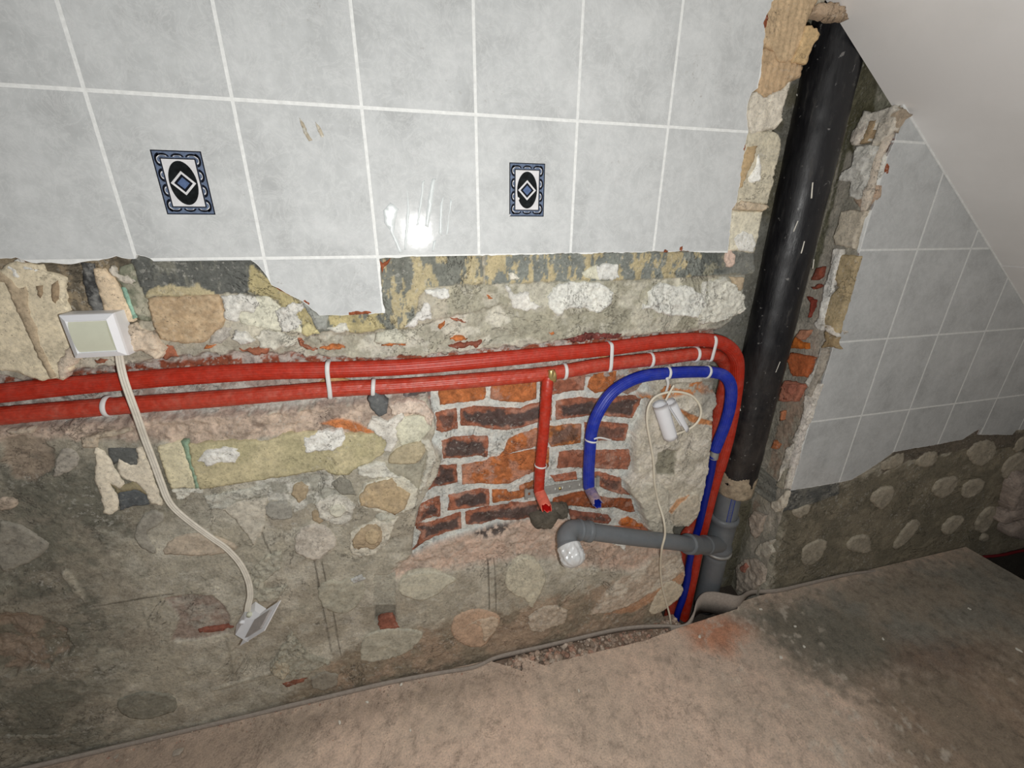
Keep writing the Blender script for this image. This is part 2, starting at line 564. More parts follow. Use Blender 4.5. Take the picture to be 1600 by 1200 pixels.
# niche
NICHE = [(668, 600), (850, 590), (1010, 586), (1012, 604), (1004, 622), (998, 650), (984, 672), (982, 700), (984, 730), (972, 745), (976, 762), (990, 776), (1000, 800), (1006, 826), (960, 824), (905, 818), (880, 806), (830, 806), (787, 813), (752, 822), (725, 830), (696, 839), (669, 849), (643, 864), (646, 822), (652, 790), (659, 772), (671, 752), (684, 729), (690, 705), (672, 686), (681, 660), (675, 640), (668, 620)]
LY('P', [(600, 900), (643, 862), (690, 836), (760, 812), (860, 800), (1010, 826), (1068, 838), (1076, 880), (1000, 890), (900, 880), (850, 868), (780, 874), (700, 884)], .026, col=mott((208, 182, 164), (196, 176, 160), 24, 0, .1, 25), rag=.008, soft=.012, rough=.004, rsc=60)
LY('A3', [(680, 880), (800, 800), (1000, 770), (1220, 760), (1240, 860), (1100, 930), (900, 960)], .030, col=mott((206, 186, 170), (96, 88, 84), 70, .0, .06, 26), rag=.006, soft=.006, rough=.004)
LY('P', [(985, 590), (1120, 580), (1122, 700), (1105, 800), (1085, 846), (1060, 842), (1006, 828), (1004, 800), (982, 765), (984, 700), (1000, 640)], .006, col=mott((200, 193, 177), (216, 209, 195), 20, 0, .12, 28), rag=.003, soft=.003, rough=.004, rsc=34)
W.layer(polyY('P', NICHE, .044), .044, col=mott(MORT, (214, 214, 206), 40, .05, .1, 30, .06), rag=.0015, soft=.0022, rough=.0022, rsc=60, rs=90)
LY('A5', [(0, 210), (130, 240), (280, 100), (420, 60), (930, 25), (985, 90), (950, 175), (780, 195), (600, 212), (520, 200), (300, 260), (100, 260), (0, 290)], .016, col=mott((202, 134, 84), (186, 180, 166), 34, .04, .05, 31), rag=.002, soft=.003, rough=.003)
LY('A5', [(470, 370), (600, 440), (720, 485), (860, 535), (930, 560), (925, 600), (860, 590), (700, 575), (620, 545), (520, 450)], .010, col=plain((204, 140, 92), .15), rag=.0015, soft=.0015, rough=.002)
LY('A5', [(440, 900), (420, 1200), (200, 1200), (190, 1100), (210, 930), (330, 890)], .014, col=plain((150, 146, 130)), rag=.002, soft=.003, rough=.002)
LY('k', [(850, 590), (940, 590), (1000, 640), (1000, 750), (930, 820), (860, 800), (830, 700)], .000, col=plain((206, 200, 184)), rag=.002, soft=.002, rough=.002)
LY('k', [(1000, 760), (1050, 690), (1170, 640), (1180, 740), (1120, 830), (1020, 830)], .000, col=plain((200, 190, 172)), rag=.002, soft=.002, rough=.002)
LY('k', [(990, 750), (1040, 680), (1120, 650), (1060, 700), (1010, 760)], .003, col=plain((206, 160, 122)), rag=.001, soft=.001)
LY('o', [(540, 300), (620, 170), (720, 80), (860, 20), (900, -40), (1070, -60), (1100, 80), (1080, 110), (960, 150), (880, 200), (760, 250), (650, 290)], .010, col=mott((196, 180, 162), (208, 198, 182), 20, 0, .1, 34), rag=.003, soft=.004, rough=.003)
LY('o', [(620, 300), (760, 250), (900, 170), (1080, 50), (1090, 110), (1000, 150), (900, 220), (780, 290)], .012, col=plain((190, 150, 120)), rag=.003, soft=.005, rough=.002)
# dents and rough recesses at lower left
LY('m', [(-20, 270), (150, 270), (280, 300), (400, 360), (440, 470), (400, 520), (300, 590), (190, 590), (100, 625), (-20, 590)], .026, col=mott((150, 134, 118), (128, 122, 108), 26, 0, .1, 36), rag=.005, soft=.004, rough=.009, rsc=26)
LY('i', [(10, 330), (120, 290), (240, 310), (330, 380), (320, 480), (220, 560), (110, 560), (40, 450)], .018, col=mott((158, 144, 128), (142, 132, 118), 20, 0, .1, 38), rag=.005, soft=.003, rough=.004, rsc=30)
LY('m', [(970, 200), (1120, 175), (1260, 185), (1350, 290), (1340, 400), (1150, 440), (1010, 440), (1060, 320)], .017, col=mott((164, 148, 136), (176, 168, 156), 24, 0, .1, 39), rag=.003, soft=.002, rough=.003)
LY('n', [(690, 60), (815, 60), (820, 310), (840, 390), (715, 395), (690, 290)], .017, col=plain((176, 172, 158)), rag=.002, soft=.001, rough=.002)
LY('n', [(700, 235), (815, 235), (815, 312), (700, 318)], .024, col=plain((138, 134, 122)), rag=.001, soft=.001)
LY('j', [(0, 540), (300, 530), (420, 500), (470, 560), (520, 640), (380, 700), (330, 700), (230, 740), (170, 690), (0, 660)], .014, col=mott((176, 174, 162), (208, 206, 196), 36, 0, .06, 41), rag=.004, soft=.002, rough=.004)
for fr, pts in (('n', [(330, -40), (345, 30), (390, 280), (440, 520), (446, 520), (400, 280), (355, 30), (342, -40)]),
                ('n', [(380, -10), (400, 80), (452, 300), (495, 545), (500, 545), (460, 300), (408, 80), (390, -10)]),
                ('n', [(1356, -10), (1366, -10), (1372, 270), (1364, 270)]), ('n', [(1396, -10), (1402, -10), (1410, 280), (1403, 280)]),
                ('j', [(20, 850), (30, 850), (60, 930), (95, 1000), (85, 1000), (50, 930)]),
                ('m', [(820, 205), (1020, 175), (1020, 182), (820, 214), (500, 265), (500, 262)])):
    W.layer(polyY(fr, pts, .012), None, plain((70, 64, 54), .2), rag=.0003, soft=.0012, alpha=.7)
for fr, pts in (('m', [(830, 240), (860, 300), (910, 410), (890, 412), (850, 330), (825, 260)]), ('m', [(950, 410), (990, 420), (1080, 600), (1110, 660), (1050, 620), (1000, 530)]),
                ('m', [(1310, 420), (1340, 420), (1390, 640), (1370, 690), (1350, 560)]), ('m', [(1240, 740), (1500, 670), (1600, 640), (1600, 655), (1500, 690), (1230, 760)]),
                ('m', [(350, 40), (400, 50), (480, 180), (500, 240), (440, 190), (370, 90)])):
    LY(fr, pts, .009, col=plain((176, 170, 154)), rag=.002, soft=.003, rough=.002, alpha=.8)

# recess of the pipe chase
CH = px('B2', [(430, -200), (430, 0), (300, 50), (235, 215), (345, 290), (300, 320), (225, 550), (190, 550), (140, 680), (50, 840), (0, 1010)]) + \
     px('B3', [(370, 110), (410, 235), (370, 350), (340, 500), (300, 600), (315, 720), (265, 760), (235, 900), (205, 1060), (222, 1180)]) + \
     px('g', [(1510, 480), (1465, 495), (1445, 580), (1450, 700), (1385, 745), (1330, 800), (1300, 830), (1290, 1000), (1280, 1130)]) + \
     px('A5', [(975, 60), (960, 150), (990, 330), (930, 420), (935, 600), (920, 780), (890, 1000), (870, 1200)]) + \
     px('A6', [(600, 0), (560, 150), (470, 270), (330, 265), (320, 300), (360, 420), (440, 560), (440, 750), (410, 830), (380, 970), (240, 1030), (215, 1060), (260, 1200), (300, 1400)])
CHW = [(q[0], q[2]) for q in (PY(a, b, 0.002) for a, b in CH)]
CHW = CHW + [(1.30, ZB - .1), (1.634, ZB - .1), (1.634, 1.95)]
W.layer(CHW, .150, col=mott((122, 118, 100), (140, 138, 128), 9, .05, .12, 44), rag=.0, soft=.0012, rough=.002, rsc=20)
W.layer([(1.2, .78), (1.64, .78), (1.64, 1.28), (1.2, 1.28)], None, plain((142, 142, 136), .06), rag=.01, soft=.02, alpha=.6)
# eaves side: wall runs down into the void
LY('l', [(380, 558), (640, 514), (640, 575), (500, 625), (345, 670)], .007, col=mott((98, 100, 98), (124, 124, 118), 40, .05, .1, 46), rag=.002, soft=.0015, rough=.001)
LY('l', [(860, 400), (930, 350), (1060, 325), (1280, 285), (1380, 225), (1560, 260), (1600, 250), (1600, 330), (1300, 340), (1000, 400), (860, 470)], .009, col=plain((118, 110, 98)), rag=.004, soft=.004)
W.c *= 1.0

TOPZ = 1.455 - 0.24827 + 0.02


def keep(x, z):
    k = (z < TOPZ - 0.005) & (x < 1.66)
    k |= (x > 1.10) & (x < 1.66)
    k |= (x >= 1.66) & (z < 1.0)
    return k & (z < zceil(x) + np.where((x > 1.1) & (x < 1.66), 0.2, 0.03))


us_, q_ = W.faces(keep)
V = np.stack([W.U[us_], W.h[us_], W.V[us_]], 1)
wall = obj('wall_back', mesh('wall_back', V, q_[:, ::1], M_MAS, W.c[us_]), kind='structure')
wall['label'] = 'bathroom wall half stripped of grey tiles, with a brick niche and an open pipe chase'

# ------------------------------------------------------------------ pieces
PK = {}


def densify(P, sp, rag, seed):
    out = []
    n = len(P)
    for k in range(n):
        a, b = np.array(P[k]), np.array(P[(k + 1) % n])
        m = max(1, int(np.linalg.norm(b - a) / sp))
        for j in range(m):
            out.append(a + (b - a) * j / m)
    out = np.array(out)
    if rag > 0:
        out[:, 0] += rag * 2.6 * fbm(out[:, 0], out[:, 1], 120, 4, seed, .7)
        out[:, 1] += rag * 2.6 * fbm(out[:, 0], out[:, 1], 120, 4, seed + 40, .7)
    return out


def slab(name, P, front, thick, col, parent, axis='Y', sp=0.006, rag=0.0015, rough=0.001, rsc=60, dome=0.0, mat=None,
         label=None, seed=0, edge=0.4, ridges=None):
    """a flat-ish irregular piece with its own thickness; axis Y: lies on the back wall, X: on the chase cheek, Z: on the floor"""
    P = densify(P, sp, rag, seed)
    lo_, hi_ = P.min(0), P.max(0)
    rnd = np.random.RandomState(seed + 5)
    gx, gz = np.meshgrid(np.arange(lo_[0], hi_[0], sp), np.arange(lo_[1], hi_[1], sp))
    g = np.stack([gx.ravel(), gz.ravel()], 1)
    g += (rnd.rand(*g.shape) - .5) * sp * .5
    if len(g):
        d = sdist(P, g[:, 0], g[:, 1])
        g = g[d > sp * .45]
    n = len(P)
    allp = np.concatenate([P, g]) if len(g) else P
    r = delaunay_2d_cdt([Vector(q) for q in allp], [(k, (k + 1) % n) for k in range(n)], [list(range(n))], 1, 1e-7)
    v2 = np.array([(q.x, q.y) for q in r[0]])
    fs = [tuple(f) for f in r[2]]
    if not fs: return None
    # outline = edges used once
    cnt = {}
    for f in fs:
        for k in range(len(f)):
            e = (f[k], f[(k + 1) % len(f)])
            cnt[e] = cnt.get(e, 0) + 1
    bd = [e for e in cnt if (e[1], e[0]) not in cnt]
    isb = np.zeros(len(v2), bool)
    for a, b in bd:
        isb[a] = isb[b] = True
    d = np.abs(sdist(P, v2[:, 0], v2[:, 1]))
    dm = max(d.max(), 1e-4)
    h = front + rough * 2 * fbm(v2[:, 0], v2[:, 1], rsc, 4, seed + 9) - dome * np.sqrt(np.clip(d / dm, 0, 1))
    if ridges: h = h + ridges(v2[:, 0], v2[:, 1])
    h = np.where(isb, h * 0 + front + thick * edge * (0.6 + 0.8 * np.abs(fbm(v2[:, 0], v2[:, 1], 120, 2, seed))), h)
    # skirt
    m = len(v2)
    back = {}
    V2, H = list(map(tuple, v2)), list(h)
    for a, b in bd:
        for q in (a, b):
            if q not in back:
                back[q] = len(V2)
                V2.append(tuple(v2[q]))
                H.append(front + thick)
    fs2 = list(fs) + [(b, a, back[a], back[b]) for a, b in bd]
    V2 = np.array(V2)
    cc = col(V2[:, 0], V2[:, 1]) if col else None
    if cc is not None and PK.get('edge') is not None:
        dd = np.concatenate([d, np.zeros(len(V2) - m)])
        cc = PK['edge'](V2[:, 0], V2[:, 1], dd, cc)
    H = np.array(H)
    if axis == 'Y': V3 = np.stack([V2[:, 0], H, V2[:, 1]], 1)
    elif axis == 'X': V3 = np.stack([H, V2[:, 0], V2[:, 1]], 1)
    else: V3 = np.stack([V2[:, 0], V2[:, 1], -H], 1)
    if axis != 'Y': fs2 = [tuple(reversed(f)) for f in fs2]
    if axis == 'Z': fs2 = [tuple(reversed(f)) for f in fs2]
    return obj(name, mesh(name, V3, fs2, mat or M_MAS, cc), parent, label=label)


_sd = [100]


def chaikin(P):
    out = []
    for k in range(len(P)):
        a, b = np.array(P[k]), np.array(P[(k + 1) % len(P)])
        out += [tuple(a * .75 + b * .25), tuple(a * .25 + b * .75)]
    return out


def piece(name, fr, pts, colr, front=.004, thick=.012, par=None, ax='Y', label=None, **k):
    _sd[0] += 7
    if name == 'adhesive_dab': pts = chaikin(pts)
    if name == 'mortar_lump' and 'ridges' not in k: k['ridges'] = lambda x, z: .0045 * np.abs(fbm(x, z, 26, 3, 17)) + .0008 * np.abs(fbm(x, z, 90, 3, 19))
    if ax == 'Y': P = polyY(fr, pts, front)
    elif ax == 'X': P = polyX(fr, pts, front)
    else: P = polyZ(fr, pts, 0)
    c = colr if callable(colr) else plain(colr, .10, 70, _sd[0] % 50)
    return slab(name, P, front, thick, c, wall if par is None else par, axis=ax, seed=_sd[0], label=label, **k)


# --- tiles -------------------------------------------------------------------
TW, TH, GAP = 0.2, 0.24827, 0.0043


def clip_convex(P, box):
    x0, z0, x1, z1 = box
    def cut(P, f, inter):
        out = []
        for k in range(len(P)):
            a, b = P[k - 1], P[k]
            fa, fb = f(a), f(b)
            if fb >= 0:
                if fa < 0: out.append(inter(a, b, fa, fb))
                out.append(b)
            elif fa >= 0: out.append(inter(a, b, fa, fb))
        return out
    it = lambda a, b, fa, fb: tuple(np.array(a) + (np.array(b) - np.array(a)) * fa / (fa - fb))
    for f in (lambda p: p[0] - x0, lambda p: x1 - p[0], lambda p: p[1] - z0, lambda p: z1 - p[1]):
        if len(P) < 3: return []
        P = cut(P, f, it)
    out = []
    for q in P:
        if not out or abs(q[0] - out[-1][0]) + abs(q[1] - out[-1][1]) > 2e-4: out.append(q)
    return out


def area(P):
    P = np.array(P)
    return 0.5 * np.sum(P[:, 0] * np.roll(P[:, 1], -1) - P[:, 1] * np.roll(P[:, 0], -1))


def tile_mesh(P, box, dy=0.0):
    P = [tuple(q) for q in P]
    if area(P) < 0: P = P[::-1]
    n = len(P)
    A = np.array(P)
    e = np.roll(A, -1, 0) - A
    L_ = np.linalg.norm(e, axis=1, keepdims=True) + 1e-9
    nn = np.stack([-e[:, 1], e[:, 0]], 1) / L_
    vnm = nn + np.roll(nn, 1, 0)
    vnm /= (np.linalg.norm(vnm, axis=1, keepdims=True) + 1e-9)
    I = A + vnm * 0.0012
    V, Fc, fm = [], [], []
    for ring, y in ((I, 0.0), (A, 0.0009), (A, 0.0075)):
        V += [(q[0], y + dy, q[1]) for q in ring]
    r = delaunay_2d_cdt([Vector(q) for q in I], [(k, (k + 1) % n) for k in range(n)], [list(range(n))], 1, 1e-8)
    base = len(V)
    V += [(q.x, dy, q.y) for q in r[0]]
    for f in r[2]:
        Fc.append(tuple(base + q for q in f)); fm.append(0)
    x0, z0, x1, z1 = box
    for k in range(n):
        j = (k + 1) % n
        a, b = A[k], A[j]
        on = (abs(a[0] - x0) < 1e-5 and abs(b[0] - x0) < 1e-5) or (abs(a[0] - x1) < 1e-5 and abs(b[0] - x1) < 1e-5) or \
             (abs(a[1] - z0) < 1e-5 and abs(b[1] - z0) < 1e-5) or (abs(a[1] - z1) < 1e-5 and abs(b[1] - z1) < 1e-5)
        Fc.append((k, k + n, j + n, j)[::-1]); fm.append(0)
        Fc.append((k + n, k + 2 * n, j + 2 * n, j + n)[::-1]); fm.append(0 if on else 1)
    Fc = [f if i < len(r[2]) else f[::-1] for i, f in enumerate(Fc)]
    return mesh('tile', V, Fc, [M_TILE, M_BISQ], fm=fm, smooth=False)


AL = [(-1.0, 2.05), (-1.0, 1.2)] + polyY('e', [(-20, 392), (90, 383), (130, 398), (185, 415), (440, 420), (600, 395), (680, 375), (750, 392), (792, 392), (800, 366), (850, 378), (900, 406), (1470, 400), (1500, 420), (1545, 470), (1575, 518)]) + \
     polyY('f', [(90, 545), (150, 575), (200, 605), (270, 640), (300, 662), (330, 690), (370, 722), (520, 722), (600, 716), (680, 715), (755, 710), (740, 600), (728, 460), (722, 392), (800, 385), (960, 378), (1310, 372)]) + \
     polyY('g', [(150, 368), (310, 365), (420, 357), (540, 365), (590, 355), (840, 355), (910, 345), (1000, 352), (1080, 342), (1160, 352), (1230, 355), (1340, 356), (1345, 310), (1365, 100), (1392, 60), (1400, 10)]) + \
     polyY('d', [(110, 1000), (125, 960), (140, 860), (145, 760), (165, 690), (155, 600), (162, 540), (185, 480), (215, 458), (232, 380), (235, 300), (255, 180), (245, 120), (270, 60), (290, 30), (300, 0), (330, -120)]) + [(1.27, 2.05)]
AR = polyY('P', [(1421, 176), (1404, 196), (1398, 220)]) + polyY('d', [(880, 840), (895, 880), (840, 940), (820, 1067)]) + \
     polyY('h', [(825, 60), (785, 140), (762, 230), (745, 300), (738, 380), (700, 470), (680, 540), (665, 600), (640, 700), (612, 770), (600, 830), (570, 930), (530, 1067)]) + \
     polyY('l', [(490, 190), (440, 340), (385, 555), (510, 535), (640, 512), (700, 500), (760, 465), (800, 440), (860, 400), (920, 355), (1000, 340), (1060, 330), (1150, 315), (1220, 300), (1280, 290), (1340, 250), (1385, 228), (1366, 265), (1450, 264), (1540, 265), (1560, 240), (1640, 235)]) + \
     [(2.95, .62), (2.95, zceil(2.95) + .012), (1.60, zceil(1.60) + .012)]


def ragged(P, amp, seed):
    out = []
    for k in range(len(P)):
        a, b = np.array(P[k]), np.array(P[(k + 1) % len(P)])
        d = np.linalg.norm(b - a)
        out.append(tuple(a))
        if d < 0.12:
            m = int(d / 0.006)
            for j in range(1, m):
                q = a + (b - a) * j / m
                nrm = np.array([-(b - a)[1], (b - a)[0]]) / d
                out.append(tuple(q + nrm * amp * 2 * float(vn(q[0], q[1], 160, seed))))
    return out


AL, AR = ragged(AL, .0016, 3), ragged(AR, .0012, 5)
tiles = {}
for reg, c0, c1, r0, r1 in ((AL, -4, 7, -3, 2), (AR, 7, 15, -2, 5)):
    for c in range(c0, c1):
        for r in range(r0, r1):
            box = (c * TW + GAP / 2, Z0 - (r + 1) * TH + GAP / 2, (c + 1) * TW - GAP / 2, Z0 - r * TH - GAP / 2)
            Pc = clip_convex(reg, box)
            if len(Pc) < 3 or abs(area(Pc)) < 2e-4: continue
            full = abs(area(Pc)) > .9999 * (box[2] - box[0]) * (box[3] - box[1])
            o = obj('tile', tile_mesh(Pc, box, 0.0), wall)
            if not full and abs(area(Pc)) < .96 * .0478: o['label'] = 'grey marbled tile broken or cut off at one edge'
            tiles[(c, r)] = o


def sheet(name, P, y, th, m, par):
    P = [tuple(q) for q in P]
    n = len(P)
    r = delaunay_2d_cdt([Vector(q) for q in P], [(k, (k + 1) % n) for k in range(n)], [list(range(n))], 1, 1e-8)
    V = [(q.x, y, q.y) for q in r[0]]
    nv = len(V)
    V += [(q.x, y + th, q.y) for q in r[0]]
    Fc = [tuple(f) for f in r[2]] + [tuple(nv + q for q in reversed(f)) for f in r[2]]
    cnt = {(f[k], f[(k + 1) % len(f)]) for f in r[2] for k in range(len(f))}
    Fc += [(b, a, a + nv, b + nv) for a, b in cnt if (b, a) not in cnt]
    return obj(name, mesh(name, V, Fc, m, smooth=False), par)


def shrink(P, d):
    A = np.array(P)
    if area(A) < 0: A = A[::-1]
    e = np.roll(A, -1, 0) - A
    nn = np.stack([-e[:, 1], e[:, 0]], 1) / (np.linalg.norm(e, axis=1, keepdims=True) + 1e-9)
    v = nn + np.roll(nn, 1, 0)
    v /= np.linalg.norm(v, axis=1, keepdims=True) + 1e-9
    return [tuple(q) for q in A + v * d]


sheet('grout', AL, .0003, .0066, M_GROUT, wall)
sheet('grout', AR, .0003, .0066, M_GROUT, wall)


# printed ornament on two tiles
def decor(tile, fr, corners):
    c = [(PY(a, b)[0], PY(a, b)[2]) for a, b in px(fr, corners)]
    x0 = (c[0][0] + c[3][0]) / 2; x1 = (c[1][0] + c[2][0]) / 2
    z1 = (c[0][1] + c[1][1]) / 2; z0 = (c[2][1] + c[3][1]) / 2
    V, Fc, fm = [], [], []
    cx, cz, w, h = (x0 + x1) / 2, (z0 + z1) / 2, x1 - x0, z1 - z0

    def poly(P, lay, mi):
        b = len(V)
        V.extend((cx + q[0] * w, -lay * .00012, cz + q[1] * h) for q in P)
        Fc.append(tuple(range(b, b + len(P)))); fm.append(mi)
    rect = lambda a, b: [(-a, -b), (a, -b), (a, b), (-a, b)]
    poly(rect(.5, .5), 1, 0)
    poly(rect(.475, .483), 2, 1)
    # twisted rope border
    def arc(px0, pz0, a, b, t0, t1, wd, lay, mi, n=10):
        o_, i_ = [], []
        for k in range(n + 1):
            t = math.radians(t0 + (t1 - t0) * k / n)
            dx, dz = math.cos(t) * a, math.sin(t) * b
            o_.append((px0 + dx, pz0 + dz))
            i_.append((px0 + dx * (1 - wd / a), pz0 + dz * (1 - wd / b)))
        for k in range(n):
            poly([o_[k], o_[k + 1], i_[k + 1], i_[k]][::-1], lay, mi)
    for sx in (-1, 1):
        for k in range(4):
            zc = -.355 + k * .237
            arc(sx * .36, zc, .10, .105, 0 if sx > 0 else 180, (90 if sx > 0 else 270), .042, 4, 0)
            arc(sx * .36, zc, .10, .105, -90 if sx > 0 else 90, (0 if sx > 0 else 180), .042, 4, 0)
            arc(sx * .37, zc, .060, .06, -90 if sx > 0 else 90, 90 if sx > 0 else 270, .022, 4, 3)
    for sz in (-1, 1):
        for k in range(3):
            xc = -.29 + k * .29
            arc(xc, sz * .40, .13, .058, 0 if sz > 0 else 180, 180 if sz > 0 else 360, .03, 4, 0)
            arc(xc, sz * .405, .08, .036, 0 if sz > 0 else 180, 180 if sz > 0 else 360, .015, 4, 3)
    poly(rect(.355, .385), 5, 0)
    poly(rect(.330, .368), 6, 3)
    el = lambda a, b: [(a * math.cos(t), b * math.sin(t)) for t in np.linspace(0, 2 * math.pi, 41)[:-1]]
    poly(el(.285, .345), 7, 2)
    dia = lambda a, b: [(0, -b), (a, 0), (0, b), (-a, 0)]
    poly(dia(.255, .19), 8, 3)
    poly(dia(.19, .143), 9, 0)
    poly(dia(.125, .092), 10, 4)
    o = obj('printed_ornament', mesh('printed_ornament', V, Fc, [M_NAVY, M_BLUEG, M_BLKM, M_WPR, M_BLU2], fm=fm, smooth=False), tile)
    o['label'] = 'navy frame around a black oval and white lozenge'
    tile['label'] = 'tile with a printed oval and lozenge ornament'


decor(tiles[(0, 0)], 'B7', [(120, 128), (860, 150), (1085, 1065), (390, 1062)])
decor(tiles[(3, 0)], 'B8', [(168, 152), (780, 170), (760, 1072), (178, 1074)])
piece('glaze_chip', 'B8', [(300, 760), (330, 740), (352, 765), (335, 800), (312, 790)], (235, 235, 235), front=-.0015, thick=.0015, sp=.002, rag=0, rough=0)
piece('glaze_chip', 'B8', [(155, 1060), (190, 1025), (200, 1045), (170, 1075)], (235, 235, 235), front=-.0015, thick=.0015, sp=.002, rag=0, rough=0)

# pale wipe marks on the tile under the flash reflection
M_SMEAR = simple('dried_smear', (224, 230, 230), 0.35, nscale=140, var=0.05, bd=0.0004)
for pts in ([(745, 110), (790, 60), (835, 100), (820, 160), (810, 240), (860, 355), (840, 360), (780, 220), (750, 180)],
            [(886, -20), (900, 100), (893, 200), (880, 340), (868, 340), (878, 180), (886, 80)],
            [(975, -60), (990, -70), (955, 190), (940, 200)],
            [(1030, -80), (1052, -80), (1030, 100), (1010, 210), (990, 200), (1005, 60)],
            [(1080, 60), (1100, 20), (1092, 120), (1090, 260), (1070, 240)],
            [(1140, 40), (1150, 50), (1130, 150), (1124, 260), (1114, 260)],
            [(1040, 290), (1060, 280), (1040, 350), (1030, 350)]):
    piece('dried_smear', 'f', pts, None or plain((224, 228, 228)), front=-.0003, thick=.0004, sp=.006, rag=.0008, rough=0.0, mat=M_SMEAR, edge=.2)
piece('dirt_mark', 'b', [(250, 690), (280, 720), (300, 770), (330, 820), (310, 825), (280, 780)], mott((176, 166, 146), (196, 194, 184), 200, 0), front=-.0002, thick=.0003, sp=.003, rag=.001, rough=0, mat=M_SMO)
piece('dirt_mark', 'b', [(345, 710), (375, 740), (400, 800), (385, 810), (360, 770)], mott((186, 176, 156), (198, 196, 186), 200, 0), front=-.0002, thick=.0003, sp=.003, rag=.001, rough=0, mat=M_SMO)

# broken tile body showing at the edges
for fr, pts in (('f', [(525, 722), (540, 705), (580, 692), (620, 700), (665, 688), (680, 715)]),
                ('f', [(100, 552), (120, 545), (150, 575), (210, 600), (200, 608), (140, 580)]), ('f', [(250, 622), (285, 625), (320, 655), (310, 668), (270, 640)]),
                ('f', [(722, 400), (742, 420), (790, 388), (775, 420), (750, 440), (738, 475)]),
                ('g', [(955, 348), (975, 336), (995, 346), (990, 356), (965, 356)]), ('g', [(1060, 318), (1080, 315), (1080, 335), (1092, 345), (1052, 348)]),
                ('d', [(245, 115), (265, 70), (275, 90), (262, 150), (250, 165)]),
                ('B3', [(1225, 385), (1240, 365), (1252, 395), (1245, 455), (1225, 460)]),
                ('B4', [(940, 90), (970, 20), (998, 20), (990, 80), (950, 160), (925, 180)]),
                ('B4', [(820, 600), (830, 530), (870, 515), (875, 545), (845, 590), (830, 630)]),
                ('B3', [(100, 290), (115, 240), (128, 225), (128, 250), (112, 298)]),
                ('e', [(70, 378), (100, 380), (150, 400), (180, 415), (120, 398)])):
    piece('broken_tile_edge', fr, pts, plain(BISQ, .25, 200), front=-.0012, thick=.006, sp=.004, rag=.001, rough=.001, label='rust brown tile body laid bare')

